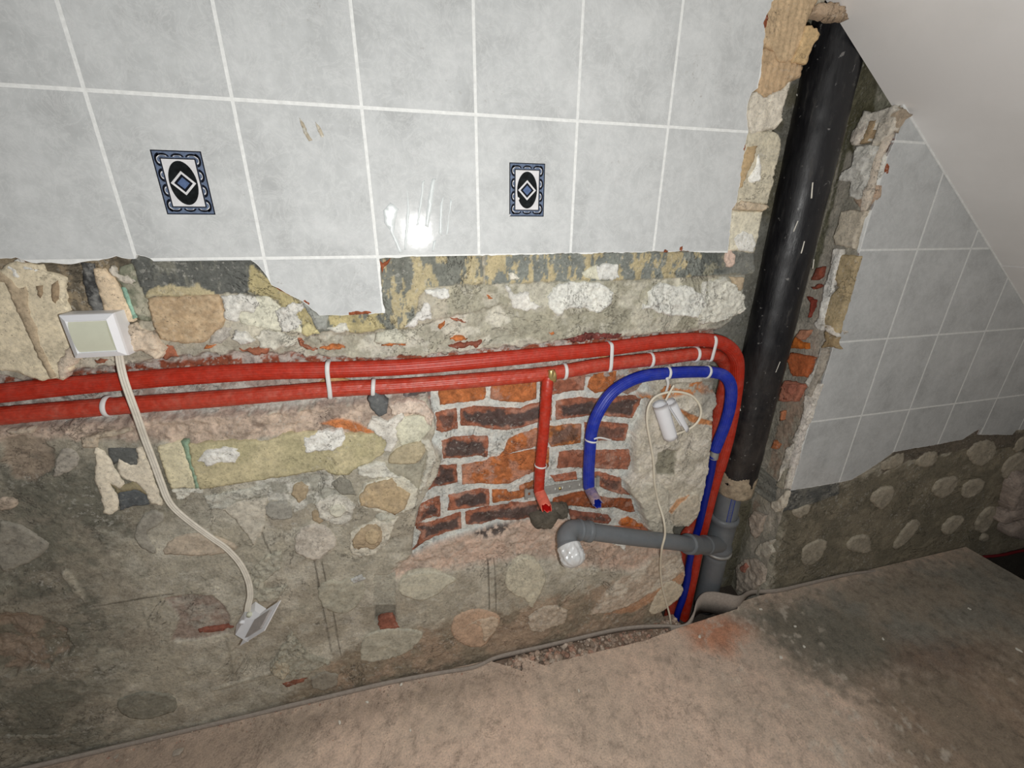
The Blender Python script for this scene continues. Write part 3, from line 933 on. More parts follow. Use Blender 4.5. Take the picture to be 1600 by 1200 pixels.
# --- plaster, adhesive and board remnants on the wall --------------------------
E_ = 'adhesive_remnant'
PCS = [
 # name, frame, colour, front, thick, rough, pts
 ('plaster_remnant', 'e', plain((214, 202, 176), .05), .001, .012, .0006, [(-30, 470), (30, 430), (80, 400), (130, 418), (235, 430), (260, 470), (330, 480), (375, 505), (380, 560), (378, 640), (402, 700), (345, 720), (370, 800), (400, 880), (445, 990), (405, 1035), (370, 1105), (330, 1090), (240, 1108), (150, 1080), (80, 1055), (-30, 1045)]),
 ('adhesive_streak', 'e', TAN, -.0002, .003, .0004, [(-30, 462), (0, 470), (60, 520), (110, 570), (150, 560), (165, 690), (210, 790), (235, 900), (280, 1000), (325, 1085), (290, 1095), (240, 1000), (190, 900), (150, 800), (100, 700), (60, 610), (20, 530), (-30, 520)]),
 ('adhesive_streak', 'e', (160, 140, 114), -.0004, .003, .0003, [(210, 550), (245, 548), (240, 590), (232, 618), (215, 600)]),
 ('adhesive_streak', 'e', (160, 140, 114), -.0004, .003, .0003, [(300, 545), (332, 515), (350, 580), (325, 655), (298, 640)]),
 ('mortar_lump', 'e', WHT, -.001, .012, .003, [(0, 440), (60, 410), (90, 395), (130, 430), (220, 440), (240, 470), (180, 500), (110, 520), (40, 470)]),
 ('plaster_remnant', 'e', plain((216, 196, 168), .05), .001, .012, .0006, [(545, 450), (600, 452), (660, 510), (700, 570), (740, 650), (792, 755), (735, 765), (700, 745), (640, 712), (600, 690), (575, 580), (550, 500)]),
 ('mortar_lump', 'e', (222, 214, 200), -.003, .014, .003, [(620, 460), (650, 430), (690, 490), (780, 512), (772, 550), (700, 525), (650, 500)]),
 ('adhesive_remnant', 'e', mott((128, 130, 112), (168, 164, 146), 60), .003, .010, .002, [(680, 500), (700, 440), (765, 420), (800, 520), (850, 640), (870, 760), (830, 760), (780, 700), (740, 600)]),
 ('sealing_membrane', 'e', TEAL, -.001, .008, .0004, [(712, 560), (732, 560), (768, 650), (800, 740), (780, 745), (750, 660)]),
 ('mortar_lump', 'e', (226, 208, 186), -.012, .026, .007, [(738, 772), (770, 775), (790, 820), (870, 830), (900, 870), (945, 920), (945, 960), (905, 990), (860, 950), (810, 935), (785, 945), (750, 925), (745, 880), (752, 860)]),
 ('mortar_lump', 'e', (226, 210, 190), -.005, .016, .004, [(330, 1000), (400, 900), (440, 985), (400, 1040), (370, 1100), (335, 1090)]),
 ('groove', 'e', mott((66, 66, 66), (112, 112, 110), 90, .06, .04), .004, .010, .001, [(475, 418), (540, 418), (552, 500), (580, 600), (607, 705), (545, 705), (510, 640), (488, 540)]),
 ('board_remnant', 'e', mott((176, 152, 122), (190, 168, 138), 160, 0, .15), .000, .012, .0005, [(860, 622), (1000, 614), (1270, 604), (1290, 640), (1300, 690), (1312, 750), (1290, 800), (1245, 830), (1200, 878), (1060, 890), (990, 872), (940, 860), (900, 790), (875, 700)]),
 ('mortar_lump', 'e', (196, 190, 180), .002, .012, .003, [(1245, 830), (1300, 800), (1350, 800), (1340, 850), (1290, 890), (1230, 885)]),
 ('mortar_lump', 'e', (226, 224, 216), -.002, .014, .004, [(1290, 615), (1400, 605), (1490, 610), (1510, 660), (1480, 710), (1410, 700), (1390, 760), (1340, 770), (1310, 720), (1305, 660)]),
 ('plaster_remnant', 'P', (208, 206, 188), .000, .012, .0012, [(398, 463), (418, 462), (436, 478), (462, 498), (476, 524), (452, 518), (430, 516), (404, 512), (378, 506), (372, 495), (374, 486), (396, 486)]),
 ('mortar_lump', 'e', (230, 228, 220), -.004, .016, .005, [(1350, 860), (1380, 820), (1440, 825), (1480, 870), (1470, 895), (1400, 895)]),
 ('mortar_lump', 'f', (226, 224, 216), -.004, .016, .006, [(105, 700), (150, 680), (210, 660), (265, 655), (275, 690), (230, 720), (255, 760), (245, 800), (200, 830), (150, 820), (130, 770)]),
 ('mortar_lump', 'f', (218, 214, 200), .002, .012, .004, [(0, 850), (60, 800), (140, 830), (240, 850), (230, 900), (120, 925), (20, 920)]),
 ('adhesive_remnant', 'f', plain((150, 152, 146)), -.001, .010, .001, [(268, 640), (300, 660), (345, 715), (420, 730), (412, 808), (352, 808), (325, 745)]),
 ('adhesive_remnant', 'f', plain((196, 186, 142)), -.001, .010, .001, [(270, 780), (310, 760), (352, 812), (372, 830), (300, 848), (262, 830)]),
 ('mortar_lump', 'f', (222, 220, 208), -.002, .014, .004, [(420, 810), (480, 780), (520, 765), (538, 790), (535, 820), (480, 830)]),
 ('mortar_lump', 'f', (232, 232, 226), -.004, .014, .003, [(985, 578), (1060, 560), (1130, 572), (1135, 615), (1105, 638), (1040, 615), (1000, 600)]),
 ('mortar_lump', 'f', (230, 228, 222), -.004, .016, .004, [(872, 798), (930, 730), (1000, 650), (1030, 680), (1025, 740), (960, 760), (930, 790)]),
 ('plaster_remnant', 'f', (196, 194, 178), .006, .010, .004, [(700, 830), (820, 800), (880, 860), (880, 890), (740, 895), (690, 880)]),
 ('mortar_lump', 'g', (230, 230, 222), -.002, .016, .005, [(290, 625), (340, 545), (430, 530), (600, 532), (680, 590), (655, 670), (575, 715), (500, 680), (400, 690), (350, 730), (305, 690)]),
 ('mortar_lump', 'g', (228, 228, 220), -.003, .017, .005, [(885, 600), (950, 530), (1050, 560), (1100, 545), (1190, 600), (1220, 650), (1180, 740), (1120, 730), (1000, 725), (900, 690), (850, 690), (850, 660), (890, 670)]),
 ('mortar_lump', 'g', (222, 220, 208), -.004, .018, .005, [(1250, 530), (1330, 500), (1400, 560), (1440, 600), (1448, 700), (1300, 762), (1185, 780), (1200, 680), (1240, 600)]),
 ('mortar_lump', 'g', (224, 222, 212), -.002, .014, .002, [(1205, 530), (1225, 530), (1222, 600), (1180, 700), (1170, 690), (1200, 600)]),
 ('mortar_lump', 'g', (226, 224, 216), .000, .014, .003, [(35, 548), (70, 570), (95, 600), (180, 580), (185, 640), (255, 675), (170, 700), (80, 680), (60, 610)]),
 ('adhesive_remnant', 'g', (208, 206, 186), -.002, .010, .001, [(488, 482), (540, 440), (580, 425), (590, 515), (520, 505)]),
 ('mortar_lump', 'g', (228, 228, 222), -.004, .012, .003, [(575, 440), (620, 420), (700, 426), (705, 510), (590, 515), (580, 480)]),
 ('mortar_lump', 'g', (226, 200, 184), -.003, .010, .003, [(1332, 372), (1368, 342), (1392, 390), (1385, 425), (1358, 440), (1330, 405)]),
 ('board_remnant', 'g', TAN, -.004, .012, .001, [(1362, 500), (1440, 500), (1432, 560), (1418, 582), (1390, 545)]),
 ('mortar_lump', 'g', (232, 228, 214), -.001, .012, .002, [(55, 480), (90, 470), (125, 510), (60, 515)]),
 # below the pipes, left
 ('plaster_remnant', 'i', CREAM, .004, .012, .0015, [(552, 380), (600, 400), (635, 440), (660, 490), (690, 540), (720, 590), (700, 618), (640, 580), (660, 640), (690, 680), (690, 740), (640, 770), (605, 760), (600, 700), (570, 610), (550, 560), (560, 480)]),
 ('plaster_remnant', 'i', CREAM, .002, .012, .003, [(678, 480), (700, 445), (760, 480), (800, 475), (805, 430), (795, 380), (820, 375), (850, 440), (880, 520), (920, 640), (948, 712), (880, 705), (850, 640), (800, 580), (720, 560), (700, 530)]),
 ('adhesive_remnant', 'i', (96, 98, 96), .008, .008, .001, [(630, 378), (800, 378), (805, 475), (760, 482), (700, 448), (660, 475), (640, 430)]),
 ('adhesive_remnant', 'i', (92, 96, 98), .008, .008, .001, [(690, 635), (800, 620), (850, 650), (872, 708), (780, 720), (700, 742)]),
 ('adhesive_remnant', 'i', (150, 140, 112), .007, .008, .001, [(642, 582), (720, 600), (770, 575), (860, 590), (852, 650), (800, 622), (690, 640)]),
 ('plaster_remnant', 'i', plain((212, 204, 174), .05), .004, .012, .0006, [(918, 372), (1000, 352), (1062, 340), (1100, 450), (1148, 612), (1050, 610), (1000, 622), (955, 490)]),
 ('sealing_membrane', 'i', (140, 164, 140), .003, .010, .0006, [(1062, 340), (1095, 335), (1130, 480), (1172, 610), (1148, 616), (1100, 462)]),
 ('board_remnant', 'P', mott((192, 182, 148), (178, 170, 136), 20, 0, .2), .003, .012, .0006, [(293, 696), (350, 690), (420, 690), (440, 680), (485, 676), (540, 680), (600, 678), (612, 690), (600, 708), (580, 722), (560, 730), (545, 742), (525, 744), (505, 735), (470, 741), (400, 752), (312, 766), (300, 730)]),
 ('mortar_lump', 'i', WHT, -.001, .010, .003, [(1152, 457), (1190, 402), (1300, 375), (1390, 385), (1400, 420), (1370, 462), (1280, 470), (1205, 492), (1200, 465)]),
 ('mortar_lump', 'j', WHT, -.001, .010, .003, [(285, 322), (400, 282), (500, 275), (525, 310), (500, 370), (470, 390), (380, 395), (290, 402)]),
 ('mortar_lump', 'i', (198, 196, 184), .006, .010, .004, [(1190, 660), (1280, 650), (1400, 620), (1560, 600), (1575, 650), (1400, 690), (1330, 730), (1225, 736)]),
 ('mortar_lump', 'i', (222, 220, 208), .004, .010, .004, [(1000, 615), (1080, 620), (1190, 620), (1180, 650), (1110, 640), (1070, 685), (1030, 680)]),
 ('plaster_remnant', 'i', (196, 190, 176), .006, .008, .003, [(1300, 735), (1400, 690), (1560, 668), (1545, 850), (1485, 945), (1440, 880), (1380, 800)]),
 ('adhesive_dab', 'i', (150, 146, 136), .008, .006, .001, [(788, 862), (830, 780), (900, 735), (960, 770), (945, 820), (880, 850), (850, 880), (930, 1000), (850, 982), (790, 925)]),
 ('adhesive_dab', 'i', (186, 172, 154), .004, .010, .003, [(935, 1002), (1000, 910), (1100, 880), (1250, 890), (1400, 955), (1350, 990), (1200, 1010), (1050, 1005)]),
 ('adhesive_dab', 'i', (164, 158, 148), .008, .007, .001, [(335, 395), (400, 370), (460, 420), (445, 490), (370, 530), (300, 555), (320, 500)]),
 ('adhesive_dab', 'i', (176, 160, 144), .006, .008, .002, [(-20, 660), (90, 680), (92, 725), (-20, 752)]),
 ('adhesive_dab', 'i', (138, 134, 124), .008, .008, .002, [(-20, 800), (50, 820), (130, 830), (230, 910), (290, 950), (225, 1020), (100, 1075), (-20, 1110)]),
 ('mortar_lump', 'i', (196, 182, 162), .006, .010, .003, [(455, 325), (600, 290), (760, 262), (770, 285), (650, 310), (560, 330), (560, 380), (480, 380), (470, 350)]),
 ('mortar_lump', 'i', (200, 186, 168), .006, .010, .003, [(20, 275), (180, 262), (185, 290), (60, 300)]),
 ('adhesive_dab', 'j', (150, 148, 140), .008, .007, .001, [(48, 700), (170, 685), (215, 740), (205, 800), (60, 792)]),
 ('board_remnant', 'j', (168, 152, 126), .006, .008, .001, [(215, 600), (260, 578), (308, 605), (292, 670), (255, 702), (208, 650)]),
 ('mortar_lump', 'j', (216, 212, 200), .000, .014, .004, [(345, 710), (400, 680), (440, 662), (520, 670), (582, 720), (560, 800), (520, 836), (440, 825), (380, 795)]),
 ('adhesive_dab', 'j', (206, 204, 188), -.002, .006, .001, [(425, 735), (480, 715), (525, 740), (510, 775), (450, 785)]),
 ('adhesive_dab', 'j', (160, 142, 116), .006, .008, .001, [(322, 760), (345, 735), (395, 785), (385, 820), (335, 805)]),
 ('adhesive_dab', 'j', (198, 190, 178), .002, .012, .003, [(222, 950), (240, 870), (320, 820), (420, 840), (472, 915), (465, 965), (400, 1000), (365, 1042), (280, 1020), (230, 990)]),
 ('mortar_lump', 'j', (212, 206, 190), .002, .012, .003, [(540, 930), (560, 870), (700, 798), (760, 822), (835, 780), (775, 930), (700, 1000), (600, 1022), (552, 992)]),
 ('adhesive_dab', 'j', (170, 150, 122), .000, .008, .001, [(556, 940), (590, 870), (690, 820), (742, 860), (735, 930), (690, 978), (640, 958), (585, 975)]),
 ('adhesive_dab', 'j', (184, 164, 132), -.002, .006, .001, [(630, 880), (690, 845), (732, 885), (705, 945), (650, 940)]),
 ('mortar_lump', 'j', (214, 210, 194), .002, .012, .002, [(598, 655), (640, 590), (760, 555), (860, 543), (940, 600), (948, 715), (885, 752), (820, 772), (700, 752), (600, 722)]),
 ('board_remnant', 'j', mott((182, 162, 130), (170, 152, 124), 60), .000, .008, .0008, [(605, 665), (650, 602), (800, 560), (828, 610), (902, 650), (870, 735), (815, 768), (740, 738), (612, 715)]),
 ('adhesive_dab', 'j', (172, 160, 132), .001, .010, .001, [(752, 458), (850, 370), (960, 340), (1000, 382), (960, 462), (860, 476)]),
 ('plaster_remnant', 'j', (158, 154, 138), .004, .012, .003, [(750, 472), (960, 468), (1000, 400), (980, 520), (945, 635), (885, 560), (785, 530)]),
 ('adhesive_remnant', 'j', (202, 200, 180), .002, .012, .003, [(820, 205), (980, 185), (1030, 260), (960, 340), (860, 372), (822, 300)]),
 ('mortar_lump', 'j', (226, 222, 212), -.002, .014, .004, [(765, 230), (850, 170), (870, 200), (825, 260), (828, 340), (790, 410), (750, 400), (760, 330), (650, 260), (680, 200), (720, 200)]),
 ('mortar_lump', 'j', (206, 202, 188), .002, .016, .003, [(955, 330), (1020, 330), (1062, 440), (1010, 560), (965, 655), (948, 635), (995, 500), (1005, 400)]),
 ('mortar_lump', 'j', (222, 204, 188), .000, .016, .005, [(780, 130), (900, 100), (990, 110), (1040, 190), (1020, 260), (980, 190), (860, 170), (800, 190)]),
 ('dark_adhesive', 'j', (96, 98, 98), -.004, .020, .001, [(655, 90), (690, 52), (740, 80), (772, 110), (765, 175), (722, 195), (672, 150)]),
 ('plaster_remnant', 'j', (132, 130, 120), .006, .008, .001, [(440, 590), (490, 545), (550, 568), (585, 655), (500, 650)]),
 ('mortar_lump', 'j', (220, 218, 206), .000, .012, .003, [(590, 500), (700, 460), (755, 472), (782, 520), (845, 558), (760, 552), (690, 556), (600, 540)]),
 ('mortar_lump', 'j', (200, 198, 184), .006, .008, .004, [(700, 770), (760, 745), (830, 770), (800, 810), (750, 815), (690, 780)]),
 # lower render, dabs of old adhesive
 ('adhesive_dab', 'n', (190, 186, 168), .005, .008, .0012, [(833, 140), (850, 100), (900, 60), (1020, 45), (1140, 80), (1185, 98), (1110, 140), (1080, 180), (970, 228), (880, 202), (838, 175)]),
 ('adhesive_dab', 'o', (198, 192, 172), .004, .009, .0015, [(33, 100), (60, 20), (120, -30), (200, -35), (262, 40), (280, 100), (240, 180), (215, 230), (190, 275), (160, 215), (90, 190), (45, 150)]),
 ('adhesive_dab', 'n', (188, 158, 134), .004, .010, .001, [(1140, 380), (1175, 305), (1290, 270), (1380, 290), (1440, 320), (1400, 400), (1338, 496), (1240, 490), (1160, 445)]),
 ('adhesive_dab', 'n', (196, 176, 154), .000, .008, .003, [(1220, 380), (1290, 335), (1420, 310), (1420, 380), (1360, 450), (1330, 470), (1330, 380), (1270, 350)]),
 ('adhesive_dab', 'n', (178, 174, 158), .005, .009, .002, [(608, 500), (650, 420), (740, 395), (830, 388), (985, 400), (965, 455), (900, 520), (800, 560), (618, 592)]),
 ('adhesive_dab', 'n', (168, 164, 148), .008, .008, .003, [(358, 140), (440, 95), (480, 120), (560, 80), (625, 95), (640, 180), (580, 270), (510, 305), (400, 272), (362, 200)]),
 ('mortar_lump', 'n', (204, 204, 200), .003, .008, .003, [(550, 100), (620, 75), (635, 105), (570, 125)]),
 ('mortar_lump', 'n', (176, 172, 156), .002, .014, .005, [(80, 605), (150, 500), (205, 420), (250, 480), (300, 540), (440, 590), (345, 625), (290, 680), (150, 690), (85, 650)]),
 ('mortar_lump', 'n', (196, 186, 164), -.002, .012, .004, [(82, 630), (110, 580), (190, 600), (195, 650), (160, 685), (95, 660)]),
 ('plaster_remnant', 'n', (140, 134, 122), .006, .008, .001, [(320, 682), (400, 640), (482, 660), (470, 720), (400, 752), (330, 735)]),
 ('exposed_brick', 'n', plain((158, 102, 84), .3), .010, .008, .002, [(712, 335), (740, 320), (800, 312), (842, 385), (722, 396)]),
 ('exposed_brick', 'n', plain((140, 92, 74), .3), .008, .008, .002, [(150, 712), (230, 690), (300, 678), (262, 704), (180, 732)]),
 ('exposed_brick', 'm', plain((140, 88, 74), .3), .010, .008, .002, [(1155, 392), (1300, 370), (1372, 374), (1300, 402), (1170, 416)]),
 ('mortar_lump', 'o', (196, 182, 164), .002, .012, .003, [(172, 322), (260, 262), (340, 256), (402, 285), (390, 360), (300, 382), (240, 412), (182, 402)]),
 ('mortar_lump', 'n', (186, 182, 166), .004, .010, .004, [(150, -60), (140, 40), (40, 120), (60, 160), (180, 140), (130, 215), (20, 240), (-60, 160), (-40, 60), (60, -40)]),
 ('adhesive_dab', 'o', (206, 194, 172), .001, .010, .0015, [(878, 300), (900, 240), (925, 190), (1000, 100), (1060, 130), (1085, 150), (1068, 195), (1000, 255), (930, 300)]),
 ('adhesive_dab', 'm', (130, 128, 116), .008, .008, .002, [(670, 812), (760, 775), (870, 752), (1020, 780), (1042, 865), (960, 890), (860, 922), (720, 905)]),
 ('mortar_lump', 'm', (140, 136, 124), .008, .008, .004, [(-20, 1010), (150, 1015), (250, 1010), (370, 1005), (360, 1030), (180, 1035), (-20, 1065)]),
 ('exposed_brick', 'e', plain(RED, .3), .012, .012, .003, [(955, 935), (965, 895), (1010, 908), (1030, 968), (990, 972), (975, 985), (950, 975)]),
 ('exposed_brick', 'e', plain(ORG, .25), .010, .012, .002, [(1185, 918), (1200, 903), (1262, 900), (1215, 920)]),
 ('exposed_brick', 'e', plain(RED, .3), .012, .012, .003, [(1400, 920), (1440, 925), (1500, 915), (1570, 905), (1570, 950), (1500, 955), (1430, 940)]),
 ('exposed_brick', 'e', plain(RED, .3), .016, .012, .002, [(545, 985), (590, 975), (635, 992), (560, 1000)]),
 ('exposed_brick', 'f', plain(ORG, .25), .006, .012, .002, [(372, 922), (430, 898), (480, 895), (512, 915), (450, 926)]),
 ('exposed_brick', 'f', plain(ORG, .25), .006, .012, .002, [(738, 902), (790, 870), (858, 874), (868, 900), (800, 905)]),
 ('exposed_brick', 'f', plain(RED, .25), .004, .012, .002, [(243, 858), (270, 860), (280, 900), (352, 932), (320, 932), (262, 905)]),
 ('exposed_brick', 'f', plain(ORG, .3), .000, .012, .002, [(1352, 610), (1372, 605), (1385, 625), (1362, 635)]),
 ('exposed_brick', 'f', plain(ORG, .3), .000, .012, .002, [(1068, 790), (1112, 768), (1108, 790), (1080, 812)]),
 ('exposed_brick', 'f', plain(ORG, .3), .000, .014, .002, [(1140, 866), (1175, 845), (1205, 842), (1240, 868), (1190, 876)]),
 ('exposed_brick', 'f', plain((132, 76, 60), .4), .004, .014, .004, [(1125, 900), (1240, 882), (1330, 878), (1300, 912), (1240, 905), (1180, 925)]),
 ('exposed_brick', 'f', plain(RED, .3), .000, .014, .002, [(1145, 742), (1180, 744), (1230, 770), (1200, 770)]),
 ('exposed_brick', 'g', plain((120, 62, 56), .4), .012, .014, .004, [(380, 865), (520, 825), (640, 830), (730, 835), (700, 860), (560, 865), (440, 885)]),
 ('exposed_brick', 'g', plain(ORG, .3), .006, .012, .002, [(298, 828), (328, 825), (330, 838), (300, 842)]),
]
for nm, fr, cl, fy, th, rg, pts in PCS:
    if nm not in ('mortar_lump', 'groove', 'dark_adhesive') and fy > -.005:
        if fr == 'j' and fy <= .0015: fy = fy - .0025
        else: fy = .0105 - (.012 - fy) * .45 if fr in 'ijmno' or fr == 'P' else .4 * fy + .001
    elif nm == 'mortar_lump':
        fy = fy + .002 if fr not in 'fg' else fy
    if fr in 'ijmno' and not callable(cl) and nm in ('adhesive_dab', 'plaster_remnant'):
        cl = tuple(a * .88 + b * .12 for a, b in zip(cl, CEM))
    big = nm in ('plaster_remnant', 'board_remnant')
    lump = nm in ('mortar_lump', 'exposed_brick')
    if nm == 'adhesive_streak': fy -= .0012
    piece(nm if nm != 'groove' else 'stained_groove', fr, pts, cl, front=fy, thick=th + .006, rough=rg, sp=.0034 if lump else .0044, rag=.0032 if lump else .0018,
          rsc=90 if lump else 50, mat=M_MAS if lump else M_SMO, edge=.25 if lump else .10)

# column of remnants between the tiles and the chase
ridg = lambda x, z: .0012 * np.sin(x * 420 + 3 * fbm(x, z, 12, 2, 3))
SL = [
 ('board_remnant', 'd', plain((190, 166, 134), .10, 30), -.001, .012, .0006, [(303, -60), (560, -60), (530, 10), (500, 60), (470, 130), (475, 165), (510, 150), (545, 178), (510, 220), (470, 330), (400, 318), (330, 320), (300, 260), (262, 240), (242, 230), (250, 130), (275, 60)], ridg),
 ('board_remnant', 'd', plain((186, 160, 128), .10, 30), .001, .012, .0006, [(235, 250), (300, 260), (330, 318), (400, 312), (455, 345), (440, 400), (390, 422), (345, 465), (290, 495), (250, 512), (213, 470), (225, 380)], ridg),
 ('torn_paper', 'd', plain((200, 172, 130), .05), -.006, .003, .0015, [(468, 135), (500, 128), (545, 178), (512, 222), (470, 332), (400, 318), (430, 250), (455, 190)], None),
 ('mortar_lump', 'd', plain((226, 218, 202)), -.002, .014, .004, [(195, 480), (215, 470), (250, 510), (300, 480), (345, 465), (392, 425), (372, 500), (352, 560), (345, 620), (320, 665), (260, 680), (180, 700), (165, 600)], None),
 ('plaster_remnant', 'd', plain((214, 206, 184)), .000, .012, .0025, [(170, 690), (250, 680), (325, 690), (342, 755), (325, 830), (305, 900), (290, 980), (270, 1060), (110, 1060), (128, 950), (150, 760)], None),
 ('board_remnant', 'd', plain((184, 160, 124), .06), -.003, .006, .0006, [(160, 765), (215, 755), (195, 840), (165, 890), (140, 970), (124, 978), (135, 860)], None),
 ('adhesive_remnant', 'd', plain(WHT, .06), -.004, .006, .0012, [(225, 800), (235, 860), (230, 950), (180, 950), (175, 930), (200, 880)], None),
 ('plaster_remnant', 'B3', plain((214, 208, 188)), .001, .012, .001, [(30, 745), (265, 752), (262, 780), (238, 900), (210, 1040), (205, 1080), (60, 1060), (5, 1065), (8, 960)], None),
 ('plaster_ledge', 'B3', plain((216, 198, 172)), -.006, .016, .003, [(45, 735), (60, 700), (100, 670), (300, 700), (320, 722), (280, 748), (150, 745)], None),
 ('mortar_lump', 'B3', plain(WHT, .06), -.003, .010, .002, [(40, 970), (110, 900), (190, 930), (212, 1000), (195, 1070), (80, 1060)], None),
 ('plaster_bridge', 'B2', plain((196, 172, 146)), -.004, .02, .003, [(285, 115), (330, 40), (345, 10), (420, 20), (440, 10), (500, 20), (560, 60), (600, 150), (520, 150), (460, 150), (390, 130), (340, 118)], None),
]
for nm, fr, cl, fy, th, rg, pts, rd in SL:
    piece(nm, fr, pts, cl, front=fy, thick=th + .006, rough=rg, sp=.004, rag=.0018, ridges=rd, mat=M_SMO if rg < .002 else M_MAS, edge=.25)

# dabs on the eaves side
for pts in ([(856, 452), (870, 400), (980, 352), (985, 390), (940, 440), (900, 452)], [(1043, 425), (1070, 370), (1150, 345), (1160, 400), (1090, 446)],
            [(1303, 360), (1360, 300), (1440, 290), (1468, 340), (1400, 434), (1340, 420)], [(1488, 480), (1510, 400), (1620, 340), (1620, 450), (1530, 512)],
            [(1550, 360), (1570, 290), (1620, 270), (1620, 335)], [(1125, 570), (1150, 510), (1200, 490), (1270, 480), (1250, 550), (1180, 605)],
            [(1280, 585), (1300, 510), (1405, 490), (1385, 570), (1310, 600)], [(798, 590), (880, 530), (935, 540), (925, 600), (870, 662), (830, 640)],
            [(1168, 760), (1230, 690), (1302, 688), (1265, 750), (1200, 796)], [(1340, 760), (1380, 670), (1450, 630), (1475, 670), (1400, 782)],
            [(918, 850), (990, 740), (1040, 705), (1070, 730), (1015, 810), (940, 872)], [(680, 840), (720, 795), (800, 785), (812, 850), (790, 892), (690, 870)],
            [(443, 920), (460, 850), (550, 805), (587, 830), (545, 920), (470, 957)], [(398, 680), (410, 650), (497, 623), (492, 670), (430, 706)],
            [(1370, 812), (1400, 775), (1428, 790), (1402, 832)]):
    piece('adhesive_dab', 'l', pts, plain((166, 158, 142)), front=.005, thick=.012, rough=.0014, sp=.008, rag=.003, mat=M_SMO, edge=.3,
          ridges=lambda x, z: -.004 * np.clip(1 - np.abs(fbm(x, z, 9, 2, 7)) * 12, 0, 1))
for pts in ([(1560, 545), (1600, 480), (1660, 470), (1640, 640), (1540, 660)], [(1500, 720), (1520, 680), (1560, 660), (1680, 640), (1660, 680), (1560, 720), (1510, 740)],
            [(1525, 790), (1540, 740), (1680, 700), (1660, 800), (1600, 812), (1560, 800)], [(1530, 640), (1640, 640), (1640, 660), (1540, 668)]):
    piece('rough_stone', 'l', pts, plain((172, 158, 148), .2), front=-.03, thick=.06, rough=.010, sp=.012, rag=.006, rsc=25, edge=.1)

# --- bricks of the niche -------------------------------------------------------
def brick_col(base, char, seed, cs):
    a, b, p_ = lin(base), lin(char), lin((206, 160, 140))

    def fn(x, z):
        c = a * (1 + .8 * fbm(x, z, 90, 4, seed))[:, None]
        w = sstep(.10, .24, fbm(x, z, 30, 4, seed + 3))[:, None]
        return c * (1 - w * .6) + p_ * w * .6
    PK['edge'] = lambda x, z, d, c: (lambda w: c * (1 - w) + (b * (1 + .9 * fbm(x, z, 110, 4, seed))[:, None]) * w)(
        (cs * .86 * sstep(.004, .011, d + .016 * fbm(x, z, 42, 4, seed + 8) - .002))[:, None])
    return fn


